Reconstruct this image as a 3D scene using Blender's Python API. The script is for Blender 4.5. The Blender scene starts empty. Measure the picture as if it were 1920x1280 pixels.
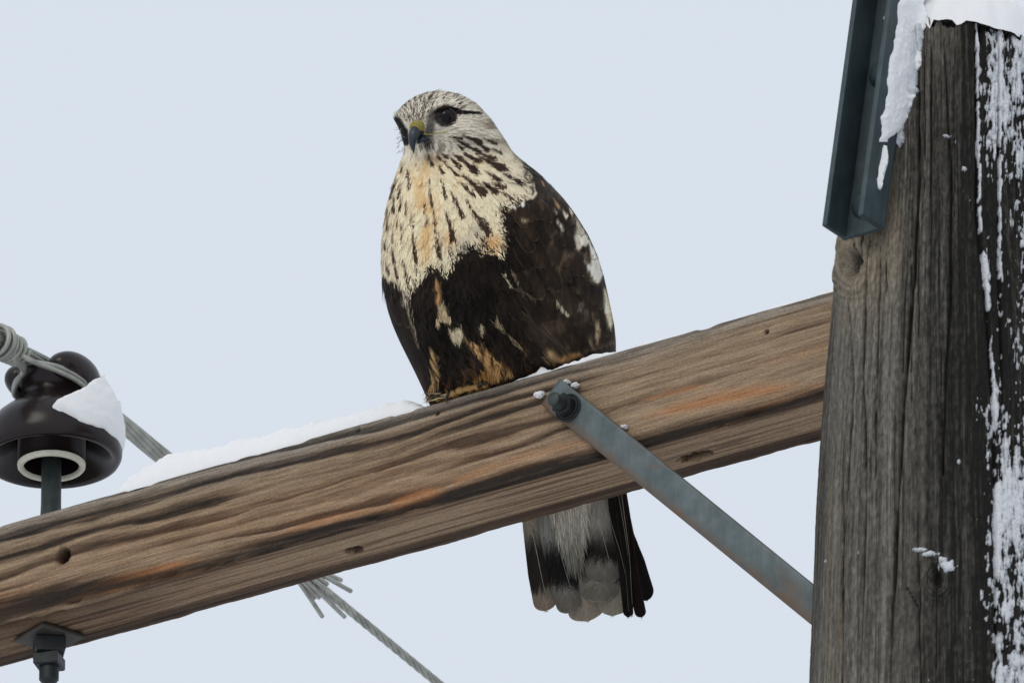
import bpy, math, random
import numpy as np
from mathutils import Vector, Matrix
from mathutils.bvhtree import BVHTree

random.seed(7)
rng = np.random.default_rng(7)
scene = bpy.context.scene
col = scene.collection
R = math.radians

# ------------------------------------------------------------------ camera
ELEV = R(25.0)            # looking up at the pole top
CAM = np.array([0.0, 0.0, 1.6])
DIST = 18.0               # metres to the perched hawk
K = 1873.0                # photo pixels per metre at that distance
FW = np.array([0, math.cos(ELEV), math.sin(ELEV)])
UP = np.array([0, -math.sin(ELEV), math.cos(ELEV)])
RT = np.array([1.0, 0, 0])
cam_d = bpy.data.cameras.new("camera")
cam = bpy.data.objects.new("camera", cam_d)
col.objects.link(cam)
cam.location = CAM
cam.rotation_euler = (math.pi / 2 + ELEV, 0, 0)
cam_d.sensor_width = 36.0
cam_d.lens = K * DIST * 36.0 / 1920.0
cam_d.clip_start = 0.5
cam_d.clip_end = 6000
cam_d.dof.use_dof = True
cam_d.dof.focus_distance = DIST - 0.03
cam_d.dof.aperture_fstop = 22
scene.camera = cam

# ------------------------------------------------------------------ light
SUN_DIR = Vector((0.42, 0.72, -0.62)).normalized()   # the way the light travels
world = bpy.data.worlds.new("World")
scene.world = world
world.use_nodes = True
wn, wl = world.node_tree.nodes, world.node_tree.links
wn.clear()
w_out = wn.new('ShaderNodeOutputWorld')
w_bg = wn.new('ShaderNodeBackground')
w_sky = wn.new('ShaderNodeTexSky')
w_sky.sky_type = 'NISHITA'
w_sky.sun_disc = False
w_sky.sun_elevation = math.asin(-SUN_DIR.z)
w_sky.sun_rotation = math.atan2(-SUN_DIR.x, -SUN_DIR.y)
w_sky.air_density = 1.2
w_sky.dust_density = 4.0
w_mix = wn.new('ShaderNodeMix')          # thin even overcast in front of the blue
w_mix.data_type = 'RGBA'
w_mix.inputs[0].default_value = 0.93
w_mix.inputs[7].default_value = (7.30, 7.95, 8.75, 1)
w_bg.inputs['Strength'].default_value = 0.1
wl.new(w_sky.outputs[0], w_mix.inputs[6])
wl.new(w_mix.outputs[2], w_bg.inputs['Color'])
wl.new(w_bg.outputs[0], w_out.inputs['Surface'])
sun_d = bpy.data.lights.new("sun", 'SUN')
sun_d.energy = 0.75
sun_d.angle = R(28)
sun_d.color = (1.0, 0.93, 0.85)
sun = bpy.data.objects.new("sun", sun_d)
col.objects.link(sun)
sun.rotation_euler = SUN_DIR.to_track_quat('-Z', 'Y').to_euler()
scene.view_settings.view_transform = 'Standard'
scene.view_settings.look = 'None'
scene.view_settings.exposure = 0.0
scene.view_settings.gamma = 1.0
scene.view_settings.use_curve_mapping = False

# ------------------------------------------------------------------ helpers
def W(u, v, d=0.0):
    """world point at photo pixel (u, v), d pixels (1/1873 m) behind the hawk's distance"""
    u, v, d = np.broadcast_arrays(np.asarray(u, float), np.asarray(v, float), np.asarray(d, float))
    z = DIST + d / K
    x = (u - 960) / K * z / DIST
    y = (640 - v) / K * z / DIST
    return CAM + x[..., None] * RT + y[..., None] * UP + z[..., None] * FW

def PX(P):
    P = np.asarray(P, float) - CAM
    z = P @ FW
    return 960 + (P @ RT) / z * DIST * K, 640 - (P @ UP) / z * DIST * K, (z - DIST) * K

_tab = rng.random((256, 256))
def vnoise(x, y, seed=0):
    x = np.asarray(x, float) + seed * 17.31
    y = np.asarray(y, float) + seed * 7.77
    xi = np.floor(x).astype(int); yi = np.floor(y).astype(int)
    fx = x - xi; fy = y - yi
    fx = fx * fx * (3 - 2 * fx); fy = fy * fy * (3 - 2 * fy)
    a = _tab[xi & 255, yi & 255]; b = _tab[(xi + 1) & 255, yi & 255]
    c = _tab[xi & 255, (yi + 1) & 255]; d = _tab[(xi + 1) & 255, (yi + 1) & 255]
    return (a * (1 - fx) + b * fx) * (1 - fy) + (c * (1 - fx) + d * fx) * fy

def fbm(x, y, o=4, seed=0):
    s = 0; a = 0.5; t = 0
    for i in range(o):
        s = s + a * vnoise(x * 2 ** i, y * 2 ** i, seed + i * 3); t += a; a *= 0.5
    return s / t

def sstep(a, b, x):
    t = np.clip((np.asarray(x, float) - a) / (b - a), 0, 1)
    return t * t * (3 - 2 * t)

def lin(c):
    c = np.asarray(c, float) / 255.0
    return np.where(c <= 0.04045, c / 12.92, ((c + 0.055) / 1.055) ** 2.4)

def sdpoly(u, v, poly):
    """signed distance to a polygon, positive inside"""
    u = np.asarray(u, float); v = np.asarray(v, float)
    d = np.full(u.shape, 1e12); ins = np.zeros(u.shape, bool)
    n = len(poly)
    for i in range(n):
        x0, y0 = poly[i]; x1, y1 = poly[(i + 1) % n]
        ex, ey = x1 - x0, y1 - y0
        t = np.clip(((u - x0) * ex + (v - y0) * ey) / (ex * ex + ey * ey + 1e-9), 0, 1)
        d = np.minimum(d, (u - x0 - t * ex) ** 2 + (v - y0 - t * ey) ** 2)
        if y0 != y1:
            c = ((y0 > v) != (y1 > v)) & (u < (x1 - x0) * (v - y0) / (y1 - y0) + x0)
            ins ^= c
    d = np.sqrt(d)
    return np.where(ins, d, -d)

def tag(o, label=None, cat=None, group=None, kind=None):
    if label: o['label'] = label
    if cat: o['category'] = cat
    if group: o['group'] = group
    if kind: o['kind'] = kind
    return o

def empty(name, loc=(0, 0, 0)):
    o = bpy.data.objects.new(name, None)
    o.empty_display_size = 0.05
    o.location = loc
    col.objects.link(o)
    return o

def mk(name, V, F, mat, parent=None, smooth=True, attrs=None, M=None):
    """one mesh object from arrays; F is a list of arrays (n,3)/(n,4) or lists of index tuples.
    V is in world space unless M (a 4x4 matrix) is given; children are stored relative to their parent's origin"""
    V = np.asarray(V, np.float64)
    if M is None and parent is not None:
        off = np.array(parent['_o']) if '_o' in parent else np.array(parent.location)
        V = V - off
    Fs = F if isinstance(F, list) and len(F) and isinstance(F[0], np.ndarray) else None
    me = bpy.data.meshes.new(name)
    if Fs is None:
        me.from_pydata(V.tolist(), [], [tuple(int(i) for i in f) for f in F])
    else:
        loops = np.concatenate([f.ravel() for f in Fs]).astype(np.int32)
        tot = np.concatenate([np.full(len(f), f.shape[1], np.int32) for f in Fs])
        st = np.concatenate([[0], np.cumsum(tot)[:-1]]).astype(np.int32)
        me.vertices.add(len(V)); me.vertices.foreach_set('co', V.astype(np.float32).ravel())
        me.loops.add(len(loops)); me.loops.foreach_set('vertex_index', loops)
        me.polygons.add(len(tot)); me.polygons.foreach_set('loop_start', st)
        me.update(calc_edges=True); me.validate()
    if smooth:
        me.polygons.foreach_set('use_smooth', np.ones(len(me.polygons), bool))
    if attrs:
        for k, a in attrs.items():
            a = np.asarray(a, np.float32)
            if a.ndim == 1: a = np.stack([a, a, a], 1)
            at = me.attributes.new(k, 'FLOAT_COLOR', 'POINT')
            at.data.foreach_set('color', np.concatenate([a, np.ones((len(a), 1), np.float32)], 1).ravel())
    if mat: me.materials.append(mat)
    o = bpy.data.objects.new(name, me)
    col.objects.link(o)
    if parent is not None:
        o.parent = parent
        o['_o'] = [float(x) for x in (np.array(parent['_o']) if '_o' in parent else np.array(parent.location))]
    if M is not None: o.matrix_world = M
    return o

def gridF(nr, nc, wrap=False, flip=False):
    i = np.arange(nr - 1)[:, None]; j = np.arange(nc if wrap else nc - 1)[None, :]
    a = i * nc + j; b = i * nc + (j + 1) % nc
    f = np.stack([a, b, b + nc, a + nc], -1).reshape(-1, 4)
    return f[:, ::-1] if flip else f

def frame(d):
    d = np.asarray(d, float); d = d / np.linalg.norm(d)
    h = np.array([0, 0, 1.0]) if abs(d[2]) < 0.9 else np.array([1.0, 0, 0])
    a = np.cross(d, h); a /= np.linalg.norm(a)
    return d, a, np.cross(d, a)

def tube_vf(P, r, n=10, cap=True):
    P = np.asarray(P, float); m = len(P)
    r = np.broadcast_to(np.asarray(r, float), (m,))
    T = np.gradient(P, axis=0); T /= np.linalg.norm(T, axis=1)[:, None] + 1e-12
    _, a, _b = frame(T[0])
    V = []
    for i in range(m):
        a = a - T[i] * (a @ T[i]); a /= np.linalg.norm(a)
        b = np.cross(T[i], a)
        for k in range(n):
            t = 2 * math.pi * k / n
            V.append(P[i] + r[i] * (a * math.cos(t) + b * math.sin(t)))
    F = [tuple(q) for q in gridF(m, n, True)]
    if cap:
        V.append(P[0]); V.append(P[-1]); c0 = len(V) - 2
        for k in range(n):
            F.append((c0, (k + 1) % n, k)); F.append((c0 + 1, (m - 1) * n + k, (m - 1) * n + (k + 1) % n))
    return np.array(V), F

def tube(name, P, r, mat, parent, n=10):
    V, F = tube_vf(P, r, n)
    return mk(name, V, F, mat, parent)

def lathe(name, prof, base, axis, mat, parent, n=64, smooth=True, close=False, attrs=None):
    d, a, b = frame(axis)
    prof = np.array(prof, float); t = np.linspace(0, 2 * math.pi, n, endpoint=False)
    V = (np.asarray(base) + prof[:, 1][:, None, None] * d + prof[:, 0][:, None, None] *
         (np.cos(t)[None, :, None] * a + np.sin(t)[None, :, None] * b)).reshape(-1, 3)
    f = gridF(len(prof), n, True)
    if close: f = np.concatenate([f, gridF(2, n, True) * 0 + np.stack([np.arange(n) + (len(prof) - 1) * n, (np.arange(n) + 1) % n + (len(prof) - 1) * n, (np.arange(n) + 1) % n, np.arange(n)], 1)])
    return mk(name, V, [f], mat, parent, smooth)

def ngon_prism(base, axis, up, rad, hgt, n, rot=0, bev=0.0015):
    """bevelled n-sided nut/plate"""
    d = np.asarray(axis, float); d /= np.linalg.norm(d)
    a = np.asarray(up, float); a = a - d * (a @ d); a /= np.linalg.norm(a); b = np.cross(d, a)
    V = []
    for (h, r) in ((0, rad - bev), (bev, rad), (hgt - bev, rad), (hgt, rad - bev)):
        for k in range(n):
            t = rot + 2 * math.pi * (k + .5) / n
            V.append(np.asarray(base) + d * h + r * (a * math.cos(t) + b * math.sin(t)))
    F = [tuple(q) for q in gridF(4, n, True)]
    F.append(tuple(range(n))[::-1]); F.append(tuple(range(3 * n, 4 * n)))
    return np.array(V), F

def box_vf(o, ax, ay, az, bev=0.0008):
    """bevelled slab from corner o spanned by three edge vectors"""
    o, ax, ay, az = [np.asarray(q, float) for q in (o, ax, ay, az)]
    import bmesh
    bm = bmesh.new()
    vs = [bm.verts.new(o + ax * i + ay * j + az * k) for i in (0, 1) for j in (0, 1) for k in (0, 1)]
    for f in ((0, 1, 3, 2), (4, 6, 7, 5), (0, 4, 5, 1), (2, 3, 7, 6), (0, 2, 6, 4), (1, 5, 7, 3)):
        bm.faces.new([vs[i] for i in f])
    bmesh.ops.recalc_face_normals(bm, faces=bm.faces)
    bmesh.ops.bevel(bm, geom=list(bm.edges), offset=bev, segments=2, affect='EDGES', profile=0.5)
    V = np.array([v.co[:] for v in bm.verts]); bm.verts.index_update()
    F = [tuple(v.index for v in f.verts) for f in bm.faces]
    bm.free()
    return V, F

# ------------------------------------------------------------------ materials
def new_mat(name, rough=0.6, spec=0.3):
    m = bpy.data.materials.new(name); m.use_nodes = True
    nt = m.node_tree; b = nt.nodes['Principled BSDF']
    b.inputs['Roughness'].default_value = rough
    b.inputs['Specular IOR Level'].default_value = spec
    return m, nt, b

def nd(nt, t, **kw):
    n = nt.nodes.new(t)
    for k, v in kw.items():
        if k.startswith('i_'):
            key = k[2:]
            n.inputs[int(key) if key.isdigit() else key].default_value = v
        else: setattr(n, k, v)
    return n

def noise(nt, scale, detail=4, vec=None, mapscale=None, rough=0.55):
    n = nd(nt, 'ShaderNodeTexNoise'); n.inputs['Scale'].default_value = scale
    n.inputs['Detail'].default_value = detail; n.inputs['Roughness'].default_value = rough
    tc = nd(nt, 'ShaderNodeTexCoord')
    if mapscale:
        mp = nd(nt, 'ShaderNodeMapping'); mp.inputs['Scale'].default_value = mapscale
        nt.links.new(tc.outputs['Object'], mp.inputs['Vector']); nt.links.new(mp.outputs[0], n.inputs['Vector'])
    else: nt.links.new(tc.outputs['Object'], n.inputs['Vector'])
    return n

def ramp(nt, src, stops):
    r = nd(nt, 'ShaderNodeValToRGB'); e = r.color_ramp.elements
    while len(e) < len(stops): e.new(0.5)
    for el, (p, c) in zip(e, stops):
        el.position = p; el.color = (*c, 1) if len(c) == 3 else c
    if src is not None: nt.links.new(src, r.inputs[0])
    return r

def mix(nt, fac, a, b, mode='MIX'):
    m = nd(nt, 'ShaderNodeMix', data_type='RGBA', blend_type=mode)
    for i, x in ((0, fac), (6, a), (7, b)):
        if isinstance(x, (int, float)): m.inputs[i].default_value = x
        elif isinstance(x, (tuple, list, np.ndarray)): m.inputs[i].default_value = (*[float(q) for q in x[:3]], 1)
        else: nt.links.new(x, m.inputs[i])
    return m.outputs[2]

def bump(nt, b, src, strength, dist):
    n = nd(nt, 'ShaderNodeBump'); n.inputs['Strength'].default_value = strength; n.inputs['Distance'].default_value = dist
    nt.links.new(src, n.inputs['Height']); nt.links.new(n.outputs[0], b.inputs['Normal'])
    return n

def L8(*c): return tuple(float(x) for x in lin(c))
def alb(*c): return tuple(float(x) for x in np.minimum(lin(c) / 0.80, 0.88))

# snow
m_snow, nt, b = new_mat('snow', 0.85, 0.15)
n1 = noise(nt, 55, 5); n2 = noise(nt, 700, 2)
b.inputs['Base Color'].default_value = (0.86, 0.87, 0.88, 1)
nt.links.new(mix(nt, n1.outputs[0], (0.82, 0.82, 0.825), (0.89, 0.885, 0.88)), b.inputs['Base Color'])
add = nd(nt, 'ShaderNodeMath', operation='ADD'); nt.links.new(n1.outputs[0], add.inputs[0]); nt.links.new(n2.outputs[0], add.inputs[1])
bump(nt, b, add.outputs[0], 0.35, 0.002)
b.inputs['Subsurface Weight'].default_value = 0.25
b.inputs['Subsurface Radius'].default_value = (0.01, 0.012, 0.015)
b.inputs['Subsurface Scale'].default_value = 0.4

m_rime, nt, b = new_mat('rime', 0.9, 0.1)
at = nd(nt, 'ShaderNodeAttribute', attribute_name='thick')
n1 = noise(nt, 420, 4)
ad = nd(nt, 'ShaderNodeMath', operation='MULTIPLY_ADD'); nt.links.new(n1.outputs[0], ad.inputs[0]); ad.inputs[1].default_value = 0.8
hf = nd(nt, 'ShaderNodeMath', operation='MULTIPLY'); nt.links.new(at.outputs['Fac'], hf.inputs[0]); hf.inputs[1].default_value = 0.5; nt.links.new(hf.outputs[0], ad.inputs[2])
r1 = ramp(nt, ad.outputs[0], [(0.42, (0.10, 0.10, 0.10)), (0.62, (0.38, 0.39, 0.41)), (0.90, (0.64, 0.65, 0.67))])
nt.links.new(r1.outputs[0], b.inputs['Base Color'])
bump(nt, b, n1.outputs[0], 0.5, 0.002)
m_ground, nt, b = new_mat('ground_snow', 0.9, 0.1)
n1 = noise(nt, 0.4, 6)
nt.links.new(mix(nt, n1.outputs[0], (0.70, 0.72, 0.75), (0.84, 0.84, 0.85)), b.inputs['Base Color'])
bump(nt, b, n1.outputs[0], 0.6, 0.2)

# crossarm wood: the attribute carries (dark grain, orange heartwood, grey weathering)
m_arm, nt, b = new_mat('weathered_fir', 0.78, 0.18)
at = nd(nt, 'ShaderNodeAttribute', attribute_name='tone'); sp = nd(nt, 'ShaderNodeSeparateColor')
nt.links.new(at.outputs['Color'], sp.inputs[0])
r1 = ramp(nt, sp.outputs[0], [(0.0, alb(149, 128, 103)), (0.35, alb(119, 99, 78)), (0.65, alb(80, 64, 50)), (1.0, alb(38, 31, 25))])
c = mix(nt, sp.outputs[1], r1.outputs[0], alb(158, 102, 58))
g1 = ramp(nt, sp.outputs[0], [(0.0, alb(138, 129, 118)), (0.5, alb(100, 92, 83)), (1.0, alb(44, 41, 38))])
c = mix(nt, sp.outputs[2], c, g1.outputs[0])
nf = noise(nt, 60, 5, mapscale=(0.40, 11, 11), rough=0.7)
rf = ramp(nt, nf.outputs[0], [(0.32, (0.55, 0.53, 0.51)), (0.5, (0.97, 0.97, 0.97)), (0.68, (1.22, 1.20, 1.17))])
c = mix(nt, 0.85, c, rf.outputs[0], 'MULTIPLY')
nk = noise(nt, 60, 3, mapscale=(0.07, 7, 7), rough=0.5)
rk_ = ramp(nt, nk.outputs[0], [(0.465, (1, 1, 1)), (0.492, (0.45, 0.42, 0.40)), (0.52, (1, 1, 1))])
c = mix(nt, 0.45, c, rk_.outputs[0], 'MULTIPLY')
ns_ = noise(nt, 900, 3, mapscale=(0.35, 1, 1))
rs_ = ramp(nt, ns_.outputs[0], [(0.36, (0.72, 0.71, 0.70)), (0.64, (1.2, 1.2, 1.2))])
c = mix(nt, 0.8, c, rs_.outputs[0], 'MULTIPLY')
nt.links.new(c, b.inputs['Base Color'])
bump(nt, b, nf.outputs[0], 0.5, 0.0012)

# pole wood: (dark, tan, crack)
m_pole, nt, b = new_mat('weathered_pole', 0.85, 0.15)
at = nd(nt, 'ShaderNodeAttribute', attribute_name='tone'); sp = nd(nt, 'ShaderNodeSeparateColor')
nt.links.new(at.outputs['Color'], sp.inputs[0])
r1 = ramp(nt, sp.outputs[0], [(0.0, alb(112, 108, 101)), (0.4, alb(79, 76, 70)), (0.75, alb(51, 49, 45)), (1.0, alb(26, 25, 23))])
c = mix(nt, sp.outputs[1], r1.outputs[0], alb(134, 121, 102))
c = mix(nt, sp.outputs[2], c, alb(24, 21, 19))
nf = noise(nt, 50, 5, mapscale=(20, 20, 0.45), rough=0.65)
rf = ramp(nt, nf.outputs[0], [(0.34, (0.42, 0.41, 0.40)), (0.5, (0.98, 0.98, 0.97)), (0.66, (1.35, 1.32, 1.28))])
c = mix(nt, 0.9, c, rf.outputs[0], 'MULTIPLY')
ng = noise(nt, 260, 4, mapscale=(1, 1, 0.6), rough=0.7)
rg = ramp(nt, ng.outputs[0], [(0.40, (0.72, 0.72, 0.72)), (0.62, (1.15, 1.15, 1.15))])
c = mix(nt, 0.8, c, rg.outputs[0], 'MULTIPLY')
nt.links.new(c, b.inputs['Base Color'])
bump(nt, b, nf.outputs[0], 0.6, 0.002)

# galvanised steel
def steel(name, c0, c1, rough=0.5, rust=0.0, metal=0.35):
    m, nt, b = new_mat(name, rough, 0.4)
    n1 = noise(nt, 45, 6); n2 = noise(nt, 9, 3)
    r0 = ramp(nt, n1.outputs[0], [(0.30, (0, 0, 0)), (0.70, (1, 1, 1))])
    c = mix(nt, r0.outputs[0], c0, c1)
    n3 = noise(nt, 30, 5, mapscale=(3, 3, 0.5), rough=0.7)
    r3_ = ramp(nt, n3.outputs[0], [(0.36, (0.78, 0.78, 0.78)), (0.52, (1, 1, 1)), (0.68, (1.13, 1.13, 1.13))])
    c = mix(nt, 0.75, c, r3_.outputs[0], 'MULTIPLY')
    if rust:
        at = nd(nt, 'ShaderNodeAttribute', attribute_name='rust')
        mu = nd(nt, 'ShaderNodeMath', operation='MULTIPLY'); nt.links.new(at.outputs['Fac'], mu.inputs[0])
        rr = ramp(nt, n1.outputs[0], [(0.35, (0.35,) * 3), (0.65, (1,) * 3)]); nt.links.new(rr.outputs[0], mu.inputs[1])
        c = mix(nt, mu.outputs[0], c, alb(96, 70, 48))
    nt.links.new(c, b.inputs['Base Color'])
    b.inputs['Metallic'].default_value = metal
    bump(nt, b, n1.outputs[0], 0.15, 0.001)
    return m
m_brace = steel('galvanised_strap', alb(72, 82, 83), alb(94, 103, 104), 0.55, 1.0)
m_brack = steel('painted_channel', alb(48, 59, 62), alb(62, 74, 77), 0.55)
m_dark = steel('dark_bolt', alb(24, 27, 28), alb(40, 43, 43), 0.5)
m_pin = steel('pin_steel', alb(40, 48, 48), alb(66, 70, 67), 0.55)
m_wash = steel('washer_steel', alb(44, 42, 39), alb(68, 63, 57), 0.6)
m_alu = steel('aluminium_wire', alb(126, 127, 120), alb(158, 157, 148), 0.5, 0, 0.3)

m_porc, nt, b = new_mat('brown_glaze', 0.26, 0.28)
n1 = noise(nt, 14, 3)
nt.links.new(mix(nt, n1.outputs[0], L8(26, 19, 19), L8(42, 32, 32)), b.inputs['Base Color'])
m_bisque, nt, b = new_mat('unglazed_rim', 0.8, 0.2)
n1 = noise(nt, 160, 4)
nt.links.new(mix(nt, n1.outputs[0], alb(186, 178, 160), alb(224, 218, 200)), b.inputs['Base Color'])

# plumage
m_fea, nt, b = new_mat('plumage', 0.8, 0.12)
at = nd(nt, 'ShaderNodeAttribute', attribute_name='col')
nt.links.new(at.outputs['Color'], b.inputs['Base Color'])
b.inputs['Sheen Weight'].default_value = 0.05
m_vane, nt, b = new_mat('feather_vane', 0.7, 0.08)
at = nd(nt, 'ShaderNodeAttribute', attribute_name='col')
nf = noise(nt, 900, 2)
rf = ramp(nt, nf.outputs[0], [(0.3, (0.8,) * 3), (0.7, (1.15,) * 3)])
nt.links.new(mix(nt, 0.6, at.outputs['Color'], rf.outputs[0], 'MULTIPLY'), b.inputs['Base Color'])
def plain(name, c, rough, spec=0.4, c2=None, scale=200):
    m, nt, b = new_mat(name, rough, spec)
    n1 = noise(nt, scale, 3)
    nt.links.new(mix(nt, n1.outputs[0], c, c2 or c), b.inputs['Base Color'])
    return m
m_horn = plain('dark_horn', L8(30, 34, 40), 0.35, 0.4, L8(52, 58, 66))
m_cere = plain('yellow_cere', alb(146, 132, 62), 0.55, 0.3, alb(104, 92, 44), 500)
m_toe = plain('yellow_toe', alb(170, 134, 80), 0.6, 0.3, alb(124, 92, 50), 300)
m_iris = plain('dark_iris', L8(26, 17, 14), 0.08, 0.2, L8(34, 22, 18))
m_pupil = plain('pupil', L8(8, 7, 8), 0.07, 0.2)
m_lid = plain('eyelid', L8(70, 69, 67), 0.7, 0.1, L8(36, 34, 34), 900)

# ------------------------------------------------------------------ ground
g = 3000
xs = np.concatenate([np.linspace(-g, -60, 14), np.linspace(-50, 50, 41), np.linspace(60, g, 14)])
ys = np.concatenate([np.linspace(-g, -60, 14), np.linspace(-50, 70, 49), np.linspace(80, g, 14)])
X, Y = np.meshgrid(xs, ys)
Z = (fbm(X * 0.09, Y * 0.09, 4, 2) - 0.5) * 0.5 * (np.hypot(X, Y) < 60)
ground = mk('ground', np.stack([X, Y, Z], -1).reshape(-1, 3), [gridF(len(ys), len(xs))], m_ground)
tag(ground, 'snow covered ground below the pole', kind='structure')

# ------------------------------------------------------------------ crossarm
PSI = R(33.8)
A = np.array([math.cos(PSI), -math.sin(PSI), 0])        # along the arm, to the right and nearer
N = np.array([-math.sin(PSI), -math.cos(PSI), 0])       # out of its front face
Zu = np.array([0, 0, 1.0])
H, D = 0.1143, 0.0889
A0 = W(900, 729.5, 0)

def arm(s, h, q):
    s, h, q = np.broadcast_arrays(np.asarray(s, float), np.asarray(h, float), np.asarray(q, float))
    return A0 + s[..., None] * A - h[..., None] * Zu - q[..., None] * N

def to_arm(P):
    P = np.asarray(P) - A0
    return P @ A, -(P @ Zu), -(P @ N)

def on_front(u, v, q=0.0):
    """(s, h) where the sight line of a pixel meets the plane q behind the arm's front face"""
    d = W(u, v, 0) - CAM
    p0 = A0 - q * N
    t = ((p0 - CAM) @ N) / (d @ N)
    s, h, _ = to_arm(CAM + d * t)
    return float(s), float(h)

def on_under(u, v):
    d = W(u, v, 0) - CAM
    t = (A0[2] - H - CAM[2]) / d[2]
    s, _, q = to_arm(CAM + d * t)
    return float(s), float(q)

S0, S1 = -0.74, 2.08
ss = np.concatenate([np.linspace(S0, -0.605, 30), np.arange(-0.60, 0.60, 0.0016), np.linspace(0.605, S1, 150)])
rc = 0.005
def arc(cx, cy, t0, t1, n=6):
    t = np.linspace(R(t0), R(t1), n)
    return [(cx + rc * math.cos(x), cy + rc * math.sin(x)) for x in t]
loop = []                                   # (q, h)
loop += arc(rc, rc, 270, 180, 5)            # top front edge
loop += [(0, x) for x in np.linspace(rc, H - rc, 76)[1:-1]]
loop += arc(rc, H - rc, 180, 90, 6)
loop += [(x, H) for x in np.linspace(rc, D - rc * 1.6, 56)[1:-1]]
loop += [(D - rc * 1.6 + rc * 1.6 * math.sin(R(t)), H - rc * 1.6 + rc * 1.6 * math.cos(R(t))) for t in np.linspace(0, 90, 7)]
loop += [(D, x) for x in np.linspace(H - rc * 1.6, rc, 12)[1:-1]]
loop += arc(D - rc, rc, 0, -90, 4)
loop += [(x, 0) for x in np.linspace(D - rc, rc, 14)[1:-1]]
loop = np.array(loop); nl = len(loop)
ctr = np.array([D / 2, H / 2])
dl = np.roll(loop, -1, 0) - np.roll(loop, 1, 0)
nrm = np.stack([-dl[:, 1], dl[:, 0]], 1); nrm /= np.linalg.norm(nrm, axis=1)[:, None]
nrm *= np.sign(np.sum(nrm * (loop - ctr), 1))[:, None]
pl = np.concatenate([[0], np.cumsum(np.linalg.norm(np.diff(loop, axis=0), axis=1))])   # unrolled coordinate
SS, PL = np.meshgrid(ss, pl, indexing='ij')
QQ = np.broadcast_to(loop[:, 0], SS.shape); HH = np.broadcast_to(loop[:, 1], SS.shape)
front = np.broadcast_to((loop[:, 0] < 0.004) & (loop[:, 1] > 0.002), SS.shape)
under = np.broadcast_to(loop[:, 1] > H - 0.004, SS.shape)
hh = HH / H; qq = QQ / D
# growth rings: long wavy bands that climb slowly along the arm, each with a sharp dark edge
warp = (fbm(SS * 1.7, HH * 10, 3, 1) - .5) * 0.050 + (fbm(SS * 7, HH * 34, 3, 5) - .5) * 0.018 + (fbm(SS * 40, HH * 160, 2, 6) - .5) * 0.0022
ph = (HH + warp + 0.010 * SS) / 0.0168
saw = ph - np.floor(ph)
band = sstep(0.05, 0.80, saw) * (1 - sstep(0.84, 0.98, saw))
amp = 0.22 + 1.10 * sstep(.34, .66, fbm(SS * 4.2, HH * 55, 3, 9))
band = band * amp
ph2 = (HH + warp * 1.1) / 0.0056; saw2 = ph2 - np.floor(ph2)
fine = sstep(0.2, 0.8, saw2) * (1 - sstep(.85, .98, saw2)) * fbm(SS * 4, HH * 60, 2, 12)
fib = fbm(SS * 30, PL * 900, 3, 3)
dark_f = 0.10 + 0.62 * band + 0.24 * fine + 0.40 * (fib - .5) + 0.30 * (fbm(SS * 2.2, HH * 22, 3, 14) - .5)
# bottom edge of the front face: a darker band that swells and thins
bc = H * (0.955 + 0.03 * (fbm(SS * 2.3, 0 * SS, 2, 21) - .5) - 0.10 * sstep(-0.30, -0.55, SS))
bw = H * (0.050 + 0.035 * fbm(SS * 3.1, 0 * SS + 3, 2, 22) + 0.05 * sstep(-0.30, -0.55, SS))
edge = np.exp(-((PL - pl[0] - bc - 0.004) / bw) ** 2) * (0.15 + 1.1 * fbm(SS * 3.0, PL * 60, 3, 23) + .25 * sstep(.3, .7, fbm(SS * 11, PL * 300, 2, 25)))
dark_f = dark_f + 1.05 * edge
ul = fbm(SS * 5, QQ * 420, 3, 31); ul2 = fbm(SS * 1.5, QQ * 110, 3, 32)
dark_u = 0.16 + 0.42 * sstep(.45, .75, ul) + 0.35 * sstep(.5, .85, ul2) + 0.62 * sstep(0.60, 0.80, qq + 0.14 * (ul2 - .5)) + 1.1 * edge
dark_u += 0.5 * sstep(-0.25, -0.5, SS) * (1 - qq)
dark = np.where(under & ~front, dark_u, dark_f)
orange = sstep(0.58, 0.78, fbm(SS * 3.0, (HH + warp * 0.7) * 42, 3, 41)) * sstep(0.42, 0.60, hh) * (1 - sstep(0.86, 0.93, hh)) * 0.40
orange += 0.16 * sstep(.45, .75, fbm(SS * 2, HH * 30, 2, 43)) * sstep(0.30, .6, hh) * (1 - sstep(0.86, 0.93, hh))
def streak(o, u0, v0, u1, v1, w, k):
    s0, h0 = on_front(u0, v0); s1, h1 = on_front(u1, v1)
    t = np.clip((SS - s0) / (s1 - s0), 0, 1)
    hc = h0 + (h1 - h0) * t + 0.004 * np.sin(t * 3.1) * -1
    m = np.exp(-((HH - hc - 0.003 * (fbm(SS * 20, HH * 90, 3, 48) - .5)) / (w * (0.25 + np.sin(t * math.pi)))) ** 2) * sstep(0, 0.3, t) * sstep(0, 0.3, 1 - t)
    m = m * (SS > s0) * (SS < s1) * np.where(under & ~front, 0, 1)
    return np.maximum(o, m * k * (0.6 + 0.6 * fbm(SS * 9, HH * 300, 2, 47)))
orange = orange * .7
for a in ((92, 1135, 400, 1042, 0.005, 1.0), (130, 1128, 420, 1060, 0.003, .7), (700, 968, 850, 915, 0.007, 0.9), (480, 1010, 800, 940, 0.003, .6),
          (830, 915, 960, 868, 0.004, .6), (1170, 790, 1540, 715, 0.006, .8), (1250, 840, 1545, 730, 0.004, .6), (1180, 760, 1350, 722, 0.003, .5)):
    orange = streak(orange, *a)
orange = np.where(under & ~front, 0.10 * ul2, orange) * (1 - np.clip(edge, 0, 1))
dark = dark - 0.25 * np.clip(orange, 0, 1)
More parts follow.
